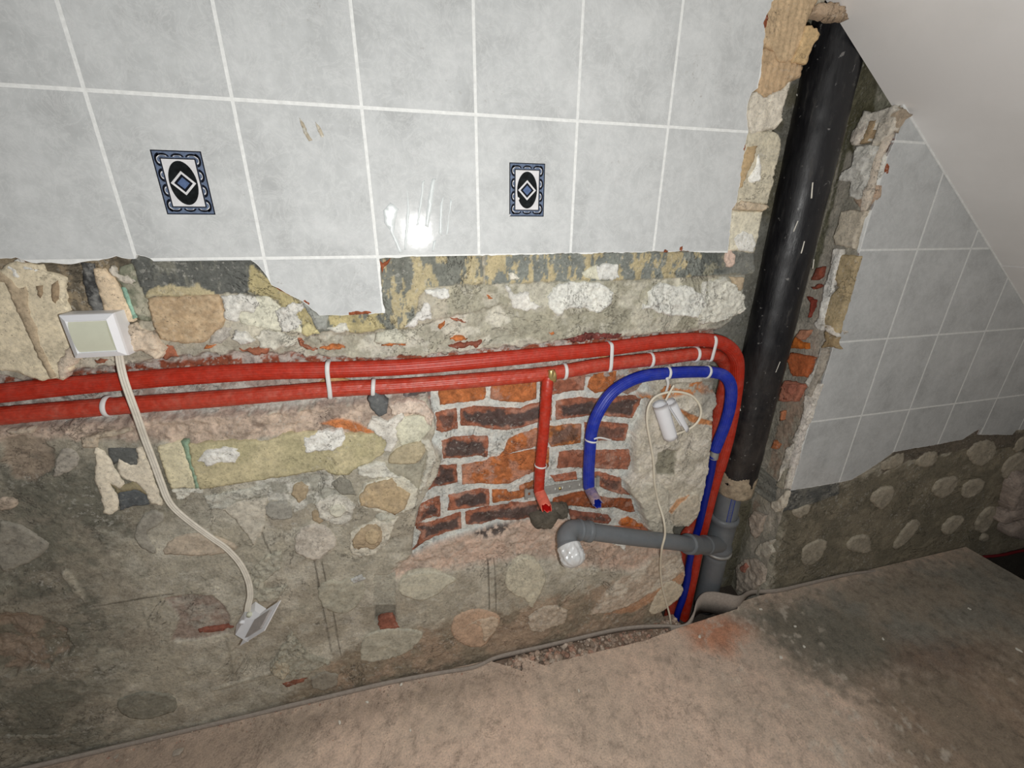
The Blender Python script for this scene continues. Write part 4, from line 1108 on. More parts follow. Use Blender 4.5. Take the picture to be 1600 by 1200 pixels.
BR = [
 ('A1', ORG, 0.0, [(350, 150), (960, 90), (952, 340), (925, 362), (700, 390), (380, 425), (365, 330)]),
 ('A1', ORG, 0.0, [(1020, 100), (1592, 40), (1590, 350), (1500, 370), (1430, 392), (1280, 390), (1130, 380), (1018, 350)]),
 ('A1', RED, 0.75, [(322, 535), (450, 500), (590, 475), (602, 718), (400, 772), (330, 742), (342, 620)]),
 ('A1', RED, 1.0, [(635, 482), (800, 450), (1000, 458), (1200, 470), (1400, 470), (1480, 432), (1590, 412), (1785, 350), (1780, 620), (1575, 655), (1400, 712), (1200, 745), (1000, 722), (850, 692), (642, 685)]),
 ('A2', RED, 0.1, [(200, 100), (370, 60), (772, 40), (742, 245), (600, 250), (500, 262), (360, 300), (200, 330)]),
 ('A2', ORG, 0.0, [(855, 40), (1160, -10), (1135, 130), (1040, 250), (880, 277), (790, 212)]),
 ('A2', (190, 160, 144), 0.6, [(1165, -10), (1500, -80), (1580, 60), (1480, 140), (1400, 240), (1290, 290), (1090, 240), (1150, 130)]),
 ('A2', RED, 1.0, [(395, 382), (700, 335), (950, 352), (1300, 310), (1470, 312), (1440, 420), (1340, 592), (1050, 567), (800, 562), (600, 582), (400, 615)]),
 ('A1', RED, 1.0, [(400, 882), (560, 830), (810, 820), (990, 832), (985, 1000), (970, 1085), (860, 1062), (700, 1082), (420, 1098)]),
 ('A1', ORG, 0.0, [(1250, 852), (1400, 790), (1560, 735), (1720, 690), (1720, 915), (1560, 952), (1330, 1012), (1110, 1088), (1190, 1010)]),
 ('A2', (196, 124, 70), 0.75, [(300, 695), (400, 702), (560, 670), (712, 670), (702, 900), (560, 922), (330, 952), (295, 900)]),
 ('A2', RED, 0.7, [(755, 650), (950, 640), (1150, 660), (1302, 670), (1290, 760), (1250, 877), (900, 872), (760, 862)]),
 ('A3', RED, 1.0, [(350, 78), (590, 55), (602, 275), (400, 322), (300, 332), (160, 420), (250, 260), (262, 200)]),
 ('A3', ORG, 0.0, [(655, 62), (970, 12), (1000, -20), (1200, -60), (1540, -130), (1750, -150), (1745, 80), (1540, 150), (1400, 210), (1240, 292), (1000, 300), (900, 282), (660, 305)]),
 ('A4', RED, 0.1, [(410, 102), (440, -90), (600, -120), (900, -122), (1360, -130), (1330, 0), (1292, 115), (1000, 105), (870, 92), (600, 85)]),
 ('A3', RED, 0.95, [(125, 572), (250, 500), (380, 460), (392, 690), (250, 715), (60, 800), (95, 700)]),
 ('A3', RED, 1.0, [(490, 442), (700, 402), (880, 360), (1000, 372), (1002, 565), (860, 582), (640, 605), (480, 632), (500, 520)]),
 ('A3', ORG, 0.6, [(1035, 372), (1220, 370), (1250, 412), (1380, 390), (1380, 330), (1540, 262), (1600, 250), (1620, 400), (1500, 440), (1340, 482), (1040, 535)]),
 ('A3', RED, 1.0, [(62, 800), (260, 782), (420, 730), (640, 655), (652, 855), (500, 882), (300, 960), (200, 1010), (20, 1142), (90, 1060), (150, 890), (75, 850)]),
 ('A3', RED, 0.95, [(700, 652), (960, 590), (1240, 560), (1275, 530), (1440, 542), (1640, 500), (1680, 690), (1350, 747), (1180, 752), (1100, 730), (900, 797), (705, 802)]),
 ('A4', (190, 120, 92), 0.0, [(330, 200), (460, 182), (650, 150), (657, 240), (380, 267)]),
 ('A4', RED, 0.7, [(870, 160), (960, 150), (1100, 200), (1212, 230), (1212, 330), (1330, 432), (1200, 422), (1000, 362), (930, 322), (880, 250)]),
 ('A4', (160, 88, 50), 0.1, [(360, 490), (560, 430), (720, 400), (900, 440), (1050, 482), (1340, 490), (1382, 640), (1300, 647), (1100, 582), (900, 602), (740, 582), (560, 562), (400, 582), (350, 560)]),
 ('A4', (156, 96, 76), 0.75, [(550, 622), (700, 650), (870, 670), (1050, 690), (1092, 740), (1040, 797), (800, 772), (580, 742)]),
 ('A4', (212, 120, 56), 0.0, [(1180, 802), (1222, 740), (1300, 712), (1400, 760), (1422, 800), (1600, 802), (1600, 852), (1250, 837)]),
 ('A1', (150, 140, 138), 0.9, [(-80, 190), (262, 200), (262, 462), (232, 452), (200, 390), (-80, 372)]),
]
for k, (fr, base, cs, pts) in enumerate(BR):
    f_ = brick_col(base, CHAR, 3 + k * 5, cs)
    piece('brick', fr, pts, f_, front=.036, thick=.014, rough=.0040, sp=.0034, rag=.0014, rsc=55, mat=M_BRK, edge=.25, dome=.002)
    PK['edge'] = None
PK['edge'] = None

# dark clay tube end showing behind the elbow
piece('dark_plug', 'A4', [(75, 720), (110, 705), (280, 670), (330, 600), (420, 580), (550, 572), (560, 620), (545, 720), (420, 740), (380, 800), (340, 860), (130, 858), (90, 800)], plain((98, 92, 82), .3), front=.012, thick=.03, rough=.002, sp=.004, dome=.006)
piece('mortar_lump', 'A4', [(1100, 1050), (1140, 1020), (1200, 1020), (1280, 1060), (1265, 1140), (1180, 1080)], WHT, front=-.004, thick=.02, rough=.003, sp=.003)
piece('brick', 'A4', [(1040, 860), (1600, 880), (1600, 900), (1040, 880)], plain(RED, .3), front=.010, thick=.02, sp=.004)

# --- cheek of the pipe chase (faces left) ---------------------------------------
ys_ = np.arange(0.004, 0.156, 0.0028)
zz_ = np.arange(ZB, 1.74, 0.0034)
K = Field(ys_, zz_, lambda y, z: 1.600 + .2 * y + .004 * fbm(y, z, 20, 4, 60) + .0016 * fbm(y, z, 110, 3, 64), mott((180, 175, 162), (200, 193, 180), 18, 0, .12, 61))
LX = lambda fr, pts, X=1.6, **k: K.layer(polyX(fr, pts, X), None, **{a: b for a, b in k.items() if a != 'rough'})
LX('B2', [(660, 440), (1000, 900), (760, 960), (640, 1060), (560, 1300), (300, 1300)], 1.602, col=mott((104, 100, 76), (130, 126, 104), 10, 0, .2, 62), rag=.004, soft=.006)
LX('B2', [(790, 650), (940, 880), (760, 950), (740, 880)], 1.596, col=mott((158, 156, 138), (196, 190, 176), 30, 0, .1, 63), rag=.003, soft=.003, rough=.003)
LX('B3', [(1000, 0), (860, 300), (800, 500), (640, 1200), (560, 1200), (720, 700), (860, 100)], 1.602, col=plain((120, 118, 98)), rag=.004, soft=.006)
LX('B5', [(580, 0), (900, 0), (700, 600), (560, 900), (400, 1200), (250, 1200), (450, 700), (520, 300)], 1.598, col=mott((188, 168, 150), (196, 188, 172), 20, 0, .12, 65), rag=.003, soft=.004, rough=.004)
LX('A6', [(960, 0), (1000, 60), (1010, 300), (900, 560), (880, 880), (740, 880), (790, 600), (900, 200)], 1.604, col=plain((146, 142, 128)), rag=.004, soft=.006)
uk, qk = K.faces()
obj('chase_cheek', mesh('chase_cheek', np.stack([K.h[uk], K.U[uk], K.V[uk]], 1), qk[:, ::-1], M_MAS, K.c[uk]), wall)
CK = [
 ('mortar_lump', 'B2', (226, 220, 208), 1.590, .006, [(700, 942), (760, 962), (850, 942), (960, 895), (1000, 930), (900, 1010), (800, 1060), (740, 1200), (580, 1200), (600, 1130), (660, 1040)]),
 ('mortar_lump', 'B2', (186, 170, 150), 1.594, .003, [(960, 900), (1080, 970), (1000, 1040), (960, 1130), (900, 1060), (910, 980)]),
 ('mortar_lump', 'B3', (224, 214, 202), 1.588, .006, [(925, 200), (960, 130), (1010, 40), (1060, 60), (1040, 160), (990, 230), (950, 238)]),
 ('board_remnant', 'B3', (186, 162, 130), 1.590, .002, [(1020, 200), (1060, 110), (1080, 50), (1140, 40), (1110, 140), (1060, 210), (1010, 225)]),
 ('mortar_lump', 'B3', (222, 214, 200), 1.590, .006, [(1110, 200), (1160, 60), (1230, 0), (1290, 20), (1280, 120), (1190, 200), (1100, 240)]),
 ('mortar_lump', 'B3', (230, 228, 220), 1.588, .007, [(975, 245), (1100, 230), (1190, 250), (1195, 340), (1150, 490), (1100, 590), (1050, 650), (985, 655), (930, 630), (940, 520), (835, 512), (880, 440), (940, 400), (960, 310)]),
 ('mortar_lump', 'B3', (196, 172, 150), 1.594, .005, [(960, 650), (1080, 600), (1150, 500), (1140, 640), (1060, 720), (1010, 730)]),
 ('plaster_remnant', 'B3', (208, 198, 180), 1.590, .002, [(860, 755), (940, 740), (1070, 750), (1040, 810), (985, 940), (960, 1042), (820, 1012), (795, 950), (840, 850)]),
 ('mortar_lump', 'B3', (230, 226, 218), 1.588, .004, [(800, 1040), (870, 1045), (850, 1110), (830, 1200), (780, 1200)]),
 ('board_remnant', 'B4', (186, 168, 134), 1.590, .0015, [(830, -10), (985, 0), (940, 160), (900, 300), (868, 430), (820, 560), (800, 660), (740, 620), (690, 610), (700, 480), (750, 330), (812, 275), (780, 200)]),
 ('mortar_lump', 'B4', (234, 232, 226), 1.586, .004, [(780, -10), (830, -10), (800, 120), (775, 200), (740, 330), (715, 430), (690, 530), (640, 530), (662, 400), (690, 250), (735, 120)]),
 ('mortar_lump', 'B4', (228, 224, 216), 1.586, .006, [(600, 575), (640, 530), (690, 530), (695, 590), (665, 640), (625, 620)]),
 ('mortar_lump', 'B4', (228, 222, 212), 1.582, .004, [(692, 612), (740, 615), (785, 660), (800, 692), (745, 672), (700, 640)]),
 ('adhesive_splash', 'B4', (168, 146, 112), 1.580, .003, [(690, 640), (740, 680), (800, 700), (785, 745), (820, 795), (770, 775), (720, 770), (665, 785), (700, 720)]),
 ('mortar_lump', 'B4', (230, 226, 216), 1.588, .006, [(650, 790), (710, 785), (700, 850), (650, 950), (600, 1050), (560, 1120), (520, 1080), (590, 980), (625, 900)]),
 ('exposed_brick', 'B4', (206, 118, 52), 1.594, .004, [(400, 785), (440, 690), (480, 740), (545, 740), (545, 792)]),
 ('exposed_brick', 'B4', (196, 140, 112), 1.592, .004, [(445, 690), (485, 630), (560, 630), (555, 670), (500, 720)]),
 ('exposed_brick', 'B4', (186, 104, 64), 1.592, .003, [(375, 890), (405, 825), (600, 862), (545, 1035), (410, 1020)]),
 ('exposed_brick', 'B4', (190, 126, 104), 1.594, .004, [(325, 1115), (350, 1065), (430, 1072), (520, 1110), (480, 1180), (450, 1240), (300, 1240)]),
 ('exposed_brick', 'B4', (150, 84, 66), 1.594, .004, [(582, 200), (620, 100), (680, 90), (665, 170), (615, 212)]),
 ('exposed_brick', 'B4', (156, 84, 66), 1.594, .003, [(578, 275), (640, 235), (655, 262), (600, 288)]),
 ('exposed_brick', 'B4', (150, 70, 56), 1.594, .003, [(535, 350), (600, 372), (590, 440), (552, 530), (575, 400)]),
 ('mortar_lump', 'B5', (228, 222, 212), 1.586, .006, [(820, 60), (880, 0), (960, 0), (900, 180), (860, 330), (780, 470), (730, 560), (690, 530), (760, 400), (800, 250)]),
 ('mortar_lump', 'B5', (222, 216, 204), 1.586, .006, [(640, 600), (720, 560), (700, 660), (650, 760), (600, 850), (560, 930), (590, 780), (620, 700)]),
 ('plaster_remnant', 'B5', (170, 164, 148), 1.588, .001, [(545, 950), (630, 800), (640, 870), (620, 975), (580, 980)]),
 ('mortar_lump', 'B5', (226, 220, 208), 1.586, .005, [(640, 850), (690, 760), (740, 700), (690, 830), (660, 980), (620, 990)]),
 ('mortar_lump', 'B5', (214, 206, 190), 1.586, .006, [(500, 1110), (560, 1090), (640, 1000), (660, 1010), (620, 1160), (540, 1200), (500, 1160)]),
 ('exposed_brick', 'B5', (196, 124, 84), 1.592, .002, [(500, 600), (530, 530), (570, 570), (545, 615)]),
 ('exposed_brick', 'B5', (200, 132, 96), 1.592, .002, [(580, 350), (590, 260), (615, 250), (610, 330)]),
 ('exposed_brick', 'B5', (160, 90, 70), 1.592, .002, [(610, 140), (640, 120), (680, 150), (660, 165)]),
 ('exposed_brick', 'B5', (186, 120, 100), 1.592, .004, [(600, 0), (820, 0), (740, 60), (700, 100), (640, 90)]),
 ('mortar_lump', 'A6', (186, 172, 158), 1.588, .006, [(1010, 180), (1060, 110), (1160, 160), (1130, 230), (1120, 300), (1070, 370), (1030, 320)]),
 ('mortar_lump', 'A6', (190, 184, 170), 1.586, .005, [(1060, 500), (1100, 430), (1180, 390), (1240, 380), (1210, 440), (1240, 500), (1170, 545), (1100, 530)]),
 ('mortar_lump', 'A6', (188, 176, 162), 1.588, .006, [(885, 640), (960, 570), (1050, 560), (1110, 600), (1160, 660), (1140, 780), (1050, 850), (960, 880), (890, 850), (900, 740)]),
 ('exposed_brick', 'A6', (176, 120, 104), 1.582, .003, [(930, 640), (980, 600), (1000, 640), (970, 695), (940, 680)]),
]
for nm, fr, cl, X, rg, pts in CK:
    piece(nm, fr, pts, cl, front=X, thick=.016, ax='X', rough=rg * .7, sp=.004, rag=.002, mat=M_MAS, edge=.25)
# torn rim where the tiles stop beside the chase
for fr, cl, pts in (('h', (222, 214, 202), [(690, 720), (720, 730), (610, 760), (600, 700), (560, 700)]),
                    ('B5', (228, 222, 214), [(960, 10), (972, 10), (900, 330), (860, 400), (790, 660), (700, 990), (680, 980), (740, 700), (800, 520), (850, 300)]),
                    ('B3', (218, 206, 190), [(1290, 110), (1300, 150), (1240, 260), (1200, 330), (1160, 480), (1150, 560), (1110, 700), (1070, 750), (1090, 600), (1140, 500), (1180, 340), (1250, 180)]),
                    ('B4', (196, 170, 140), [(990, 0), (1000, 20), (930, 190), (880, 400), (850, 560), (800, 680), (790, 640), (840, 480), (890, 300), (950, 120)]),
                    ('B4', (176, 168, 156), [(760, 790), (750, 850), (700, 990), (640, 1100), (600, 1200), (570, 1200), (650, 1040), (700, 880), (720, 790)])):
    piece('plaster_rim', fr, pts, cl, front=.000, thick=.016, rough=.003, sp=.004, rag=.0015, edge=.2)

# ------------------------------------------------------------------ ceiling
cdir = Vector((1, 0, LSL)).normalized()
cn = Vector((LSL, 0, -1)).normalized()        # faces the room (down-left)
ceiling = bpy.data.objects.new('ceiling', None)
COL.objects.link(ceiling)
ceiling['kind'] = 'structure'
ceiling['label'] = 'white painted sloping ceiling coming down to the eaves'


def cpt(s, y, off=0.0):
    q = Vector((LX0, 0, LZ0)) + cdir * s - cn * off
    return (q.x, y, q.z)


def cpanel(name, s0, s1, y0, y1, par, off=0.0, th=.012, m=None):
    V = [cpt(s0, y0, off), cpt(s1, y0, off), cpt(s1, y1, off), cpt(s0, y1, off), cpt(s0, y0, off + th), cpt(s1, y0, off + th), cpt(s1, y1, off + th), cpt(s0, y1, off + th)]
    Fc = [(0, 1, 2, 3), (7, 6, 5, 4), (0, 4, 5, 1), (1, 5, 6, 2), (2, 6, 7, 3), (3, 7, 4, 0)]
    return obj(name, mesh(name, V, Fc, m or M_PAINT, smooth=False), par)


J = PY(1565, 413, 0)
sj = (Vector((J[0], 0, J[2])) - Vector((LX0, 0, LZ0))).dot(cdir)
cpanel('ceiling_panel', -.45, sj - .0012, -1.5, .022, ceiling)
cpanel('ceiling_panel', sj + .0012, 2.2, -1.5, .022, ceiling, off=-.001)


def tube(name, pts, rad, m, parent=None, seg=14, step=0.004, rib=0.0, pitch=0.0035, flat=None, closed_end=True, ribfn=None, wob=0.0, mats=None, catmull=True):
    """sweep along a smooth path; flat=(a,b) gives an oval section"""
    P = [np.array(q, float) for q in pts]
    if catmull and len(P) > 2:
        Q = [2 * P[0] - P[1]] + P + [2 * P[-1] - P[-2]]
        out = []
        for k in range(1, len(Q) - 2):
            n = max(2, int(np.linalg.norm(Q[k + 1] - Q[k]) / step))
            for j in range(n):
                t = j / n
                a = 2 * Q[k]; b = Q[k + 1] - Q[k - 1]
                c_ = 2 * Q[k - 1] - 5 * Q[k] + 4 * Q[k + 1] - Q[k + 2]
                d_ = -Q[k - 1] + 3 * Q[k] - 3 * Q[k + 1] + Q[k + 2]
                out.append(.5 * (a + b * t + c_ * t * t + d_ * t ** 3))
        out.append(P[-1])
    else:
        out = []
        for k in range(len(P) - 1):
            n = max(1, int(np.linalg.norm(P[k + 1] - P[k]) / step))
            out += [P[k] + (P[k + 1] - P[k]) * j / n for j in range(n)]
        out.append(P[-1])
    out = np.array(out)
    T = np.gradient(out, axis=0)
    T /= np.linalg.norm(T, axis=1, keepdims=True) + 1e-12
    s = np.concatenate([[0], np.cumsum(np.linalg.norm(np.diff(out, axis=0), axis=1))])
    up = np.array([0, 1.0, 0]) if abs(T[0][1]) < .9 else np.array([0, 0, 1.0])
    V = []
    N = up - T[0] * np.dot(up, T[0])
    N /= np.linalg.norm(N)
    for k in range(len(out)):
        N = N - T[k] * np.dot(N, T[k])
        N /= np.linalg.norm(N) + 1e-12
        B = np.cross(T[k], N)
        r = rad(s[k] / s[-1]) if callable(rad) else rad
        if rib: r = r * (1 + rib * math.sin(2 * math.pi * s[k] / pitch))
        if wob: r = r * (1 + wob * float(vn(s[k], 0, 40, 3)))
        fa, fb = flat or (1, 1)
        for j in range(seg):
            a = 2 * math.pi * j / seg
            rr = r * (ribfn(a, s[k]) if ribfn else 1)
            V.append(out[k] + N * math.cos(a) * rr * fa + B * math.sin(a) * rr * fb)
    n = len(out)
    Fc = []
    for k in range(n - 1):
        for j in range(seg):
            j2 = (j + 1) % seg
            Fc.append((k * seg + j, k * seg + j2, (k + 1) * seg + j2, (k + 1) * seg + j))
    if closed_end:
        Fc.append(tuple(range(seg))[::-1])
        Fc.append(tuple((n - 1) * seg + j for j in range(seg)))
    return mesh(name, V, Fc, mats or m)


def Y(p, d): return tuple(PY(p[0], p[1], d))


# caulk bead along the top of the wall
obj('caulk_bead', tube('caulk_bead', [cpt(.30, -.001, .0), cpt(.8, -.001, 0), cpt(2.1, -.001, 0)], .0028, M_GROUT, step=.05, seg=8), ceiling)

# ------------------------------------------------------------------ floor
xf = np.concatenate([np.arange(-1.3, 1.7, .006), np.arange(1.7, 2.652, .008)])
yf = np.arange(-1.30, 0.012, .006)


def fl_h(x, y):
    return .0018 * fbm(x, y, 9, 4, 71) + .0008 * fbm(x, y, 120, 3, 72)


Fd = Field(xf, yf, fl_h, mott(SLAB, (200, 181, 164), 5, 0, .3, 73, .06, 30))
LZ = lambda fr, pts, **k: Fd.layer(polyZ(fr, pts, 0), **k)
LZ('P', [(1130, 950), (1400, 880), (1560, 860), (1620, 900), (1700, 1000), (1500, 1080), (1330, 1060), (1200, 1000)], col=mott((140, 136, 126), (150, 140, 126), 8, 0, .2, 75), rag=.03, soft=.09)
LZ('P', [(1180, 950), (1330, 960), (1420, 1010), (1380, 1060), (1300, 1080), (1230, 1040)], col=plain((116, 112, 100)), rag=.03, soft=.05, alpha=.7)
LZ('P', [(1340, 1060), (1640, 1020), (1800, 1300), (1440, 1300)], col=mott((146, 128, 110), (130, 118, 102), 8, 0, .2, 76), rag=.03, soft=.09, alpha=.85)
LZ('P', [(1400, 1000), (1560, 1010), (1500, 1050), (1400, 1050)], col=plain((128, 106, 92)), rag=.02, soft=.05, alpha=.6)
LZ('P', [(1060, 972), (1120, 962), (1170, 980), (1140, 1020), (1090, 1010)], col=plain((196, 128, 92)), rag=.012, soft=.045, alpha=.75)
LZ('P', [(-60, 1210), (150, 1170), (420, 1115), (800, 1045), (820, 1060), (500, 1140), (300, 1260), (-60, 1300)], col=plain((140, 126, 112)), rag=.02, soft=.05, alpha=.6)
w_ = sstep(.20, .34, fbm(Fd.U, Fd.V, 42, 4, 77)) * sstep(-.02, .18, fbm(Fd.U, Fd.V, 4, 3, 78)) * sstep(1.05, 1.5, Fd.U)
Fd.c = Fd.c * (1 - w_[:, None] * .6) + lin((206, 196, 182)) * w_[:, None] * .6
w_ = sstep(.22, .36, fbm(Fd.U, Fd.V, 60, 3, 79)) * .45
Fd.c = Fd.c * (1 - w_[:, None]) + Fd.c * .55 * w_[:, None]
# the slab's broken edge in front of the wall: edge distance as a function of x
ex = [(-1.5, .02), (.60, .006), (.70, -.006)] + [(q[0], q[1]) for q in (PZ(a, b, 0) for a, b in ((815, 1048), (850, 1040), (900, 1026), (960, 1012), (1010, 1000), (1060, 981), (1100, 968), (1153, 951)))] + [(1.505, .0), (1.62, .008), (3.2, .008)]
ex.sort()
EX = np.array(ex)
edge_y = lambda x: np.interp(x, EX[:, 0], EX[:, 1]) + .003 * fbm(x, x * 0, 60, 3, 80) * (x > .6) * (x < 1.25)


def fkeep(x, y):
    return y < edge_y(x) + .003


ui, qi = Fd.faces(fkeep)
Yc = np.minimum(Fd.V[ui], edge_y(Fd.U[ui]))
V3 = np.stack([Fd.U[ui], Yc, Fd.h[ui]], 1)
floor = obj('floor', mesh('floor', V3, qi, M_FLR, Fd.c[ui]), kind='structure')
floor['label'] = 'dusty beige concrete floor slab with pale scuffs'
# front face of the slab edge
xe = np.arange(-1.3, 2.652, .006)
ye = edge_y(xe)
Ve = np.concatenate([np.stack([xe, ye, .0 * xe], 1), np.stack([xe, ye - .006, xe * 0 - .10], 1)])
ne = len(xe)
Fe = [(k, k + 1, k + 1 + ne, k + ne) for k in range(ne - 1)]
ce = plain((150, 128, 112))(Ve[:, 0], Ve[:, 2])
obj('slab_edge', mesh('slab_edge', Ve, Fe, M_FLR, ce), floor)
yv = np.arange(-1.3, .012, .02)
Vs = np.concatenate([np.stack([yv * 0 + 2.648, yv, yv * 0], 1), np.stack([yv * 0 + 2.64, yv, yv * 0 - .2], 1)])
nv_ = len(yv)
obj('slab_edge', mesh('slab_edge', Vs, [(k, k + nv_, k + 1 + nv_, k + 1) for k in range(nv_ - 1)], M_FLR, plain((120, 108, 96))(Vs[:, 1], Vs[:, 2])), floor)
# bottom of the gaps
def box(name, a, b, m, par, col=None):
    V = [(a[0], a[1], a[2]), (b[0], a[1], a[2]), (b[0], b[1], a[2]), (a[0], b[1], a[2]), (a[0], a[1], b[2]), (b[0], a[1], b[2]), (b[0], b[1], b[2]), (a[0], b[1], b[2])]
    Fc = [(3, 2, 1, 0), (4, 5, 6, 7), (0, 1, 5, 4), (1, 2, 6, 5), (2, 3, 7, 6), (3, 0, 4, 7)]
    c = None if col is None else plain(col)(np.array(V)[:, 0], np.array(V)[:, 2])
    return obj(name, mesh(name, V, Fc, m, c, smooth=False), par)


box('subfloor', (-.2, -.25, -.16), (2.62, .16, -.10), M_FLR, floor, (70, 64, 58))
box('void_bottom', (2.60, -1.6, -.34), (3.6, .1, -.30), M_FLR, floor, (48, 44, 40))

# ------------------------------------------------------------------ pipes
def Ys(pts, d=None):
    return [Y(q[:2], q[2] if len(q) > 2 else d) for q in pts]


# black soil pipe
soil = obj('soil_pipe', None, label='thick black bitumen-coated soil pipe standing in the wall chase', cat='pipe')
obj('shaft', tube('shaft', [(1.460, .081, 1.85), (1.460, .081, 1.2), (1.461, .081, .70), (1.462, .081, .475)], lambda t: .0584, M_BIT, seg=48, step=.012, wob=.03), soil)
zt = PY(1160, 752, .0)[2]
obj('ragged_rim', tube('ragged_rim', [(1.462, .081, .530), (1.462, .081, .47), (1.462, .081, .430)], lambda t: .0550 + .004 * math.sin(3.1 * t), masonry_c := simple('crumbled_sealing', (176, 160, 136), .9, nscale=70, var=.35, bd=.004, dust=.5, dustc=(.03, .03, .03)), seg=40, step=.004,
                       ribfn=lambda a, s: 1 + .06 * float(vn(a * 3, s * 60, 1, 4))), soil)

for (pa_, pb_), r_ in (((((1270, 285), (1268, 310))), .0022), (((1247, 345), (1240, 362)), .0018), (((1257, 377), (1252, 396)), .0018), (((1272, 405), (1270, 420)), .0015), (((1219, 565), (1212, 582)), .0013), (((1156, 636), (1157, 642)), .002), (((1245, 147), (1245.5, 149)), .003)):
    qa, qb = [np.array(PY(u_[0], u_[1], .024)) for u_ in (pa_, pb_)]
    out_ = []
    for q_ in (qa, qb):       # seat the drip on the pipe's skin along the view line
        dv = (q_ - CAM); o2 = CAM[:2] - np.array([1.460, .081]); A_ = dv[:2] @ dv[:2]; B_ = o2 @ dv[:2]; C_ = o2 @ o2 - .0584 ** 2
        disc = max(B_ * B_ - A_ * C_, 0)
        out_.append(CAM + dv * ((-B_ - math.sqrt(disc)) / A_))
    obj('paint_drip', tube('paint_drip', out_, r_, M_CHIP, seg=8, step=.003, wob=.5, flat=(.35, 1)), soil)

# red supply pipe, upper run
redA = obj('red_water_pipe', None, label='upper thick red sleeved water pipe running along the wall and bending down the chase', cat='pipe')
pa = [(-60, 620, .016), (0, 614.5, .016), (100, 604, .016), (200, 595, .016), (300, 587, .016), (420, 580, .016), (515, 578, .016), (640, 573, .016), (780, 561, .016), (860, 553, .016), (945, 545, .014),
      (1040, 533, .014), (1095, 531, .012), (1130, 537, .014), (1149, 556, .020), (1152, 585, .028), (1147, 630, .036), (1138, 680, .042), (1127, 722, .048), (1115, 762, .056), (1104, 806, .066), (1092, 855, .070), (1082, 905, .066), (1070, 960, .060), (1058, 1010, .06)]
ribA = lambda a, s: 1 + .034 * math.cos(a * 22)
obj('sleeve', tube('sleeve', Ys(pa), lambda t: .0172 if t < .72 else .0156, M_REDA, seg=88, step=.003, rib=.008, pitch=.006, ribfn=ribA, wob=.02), redA)
redB = obj('red_water_pipe', None, label='lower red water pipe with a short branch ending open in front of the bricks', cat='pipe')
pb = [(-60, 656, .016), (0, 650, .016), (100, 641, .016), (200, 633, .016), (350, 622, .016), (515, 608.5, .016), (640, 602, .016), (780, 591, .016), (850, 584.5, .014), (900, 577, .012), (940, 570, .012), (1040, 559, .012),
      (1085, 553, .014), (1113, 554, .024), (1128, 562, .040), (1136, 582, .056), (1130, 612, .066), (1122, 650, .072), (1112, 700, .080), (1100, 760, .092), (1085, 815, .100), (1068, 845, .098), (1061, 890, .090), (1052, 935, .080), (1043, 975, .07), (1036, 1020, .06)]
obj('sleeve', tube('sleeve', Ys(pb), .0172, M_REDB, seg=72, step=.004, rib=.006, pitch=.008, ribfn=lambda a, s: 1 + .020 * math.cos(a * 18) - .06 * max(0, math.sin(s * 150 + a * 1.6 + math.sin(s * 31))) ** 14, wob=.03), redB)
obj('branch', tube('branch', Ys([(857, 590, .004), (855, 604, -.002), (852, 640, -.004), (848, 690, -.004), (844, 730, -.004), (842, 768, -.006)]), .0138, M_REDA, seg=28, step=.003,
                   ribfn=lambda a, s: 1 + .03 * math.sin(s * 620 + 1.5 * math.sin(a * 2)) , wob=.05), redB)
obj('tee_fitting', tube('tee_fitting', Ys([(861, 578, -.002), (861, 584, -.004), (860, 592, -.004)]), .0075, M_BRASS, seg=16, step=.003), redB)
obj('tee_fitting', tube('tee_fitting', Ys([(856, 588, .006), (866, 586.5, .006)]), .0176, M_BRASS, seg=20, step=.004), redB)


def open_end(parent, p0, p1, r, mo, mi, seed):
    """short sleeve stub open at its far end with a jagged lip"""
    a, b = np.array(p0), np.array(p1)
    T = (b - a) / np.linalg.norm(b - a)
    N = np.cross(T, [0, 0, 1.0]); N /= np.linalg.norm(N)
    B = np.cross(T, N)
    seg, n = 36, 12
    V, Fc, fm = [], [], []
    Lh = np.linalg.norm(b - a)
    for side in (0, 1):
        for k in range(n + 1):
            for j in range(seg):
                an = 2 * math.pi * j / seg
                t = k / n
                ln = Lh * t + (t ** 6) * (.004 * math.sin(an * 3 + seed) + .003 * math.sin(an * 7 + seed * 2))
                rr = (r - .0016 * side) * (1 + .05 * math.sin(an * 2 + t * 3) + .04 * t)
                V.append(a + T * ln + (N * math.cos(an) + B * math.sin(an)) * rr)
    m_ = (n + 1) * seg
    for side in (0, 1):
        for k in range(n):
            for j in range(seg):
                j2 = (j + 1) % seg
                q = [side * m_ + k * seg + j, side * m_ + k * seg + j2, side * m_ + (k + 1) * seg + j2, side * m_ + (k + 1) * seg + j]
                Fc.append(tuple(q if side == 0 else q[::-1])); fm.append(side)
    for j in range(seg):
        j2 = (j + 1) % seg
        Fc.append((n * seg + j, n * seg + j2, m_ + n * seg + j2, m_ + n * seg + j)); fm.append(0)
    Fc.append(tuple(m_ + j for j in range(seg))); fm.append(1)
    return obj('open_end', mesh('open_end', V, Fc, [mo, mi], fm=fm), parent)


open_end(redB, Y((843, 769), -.008), Y((854, 794), -.066), .0138, M_REDI, M_DRED, 1.0)

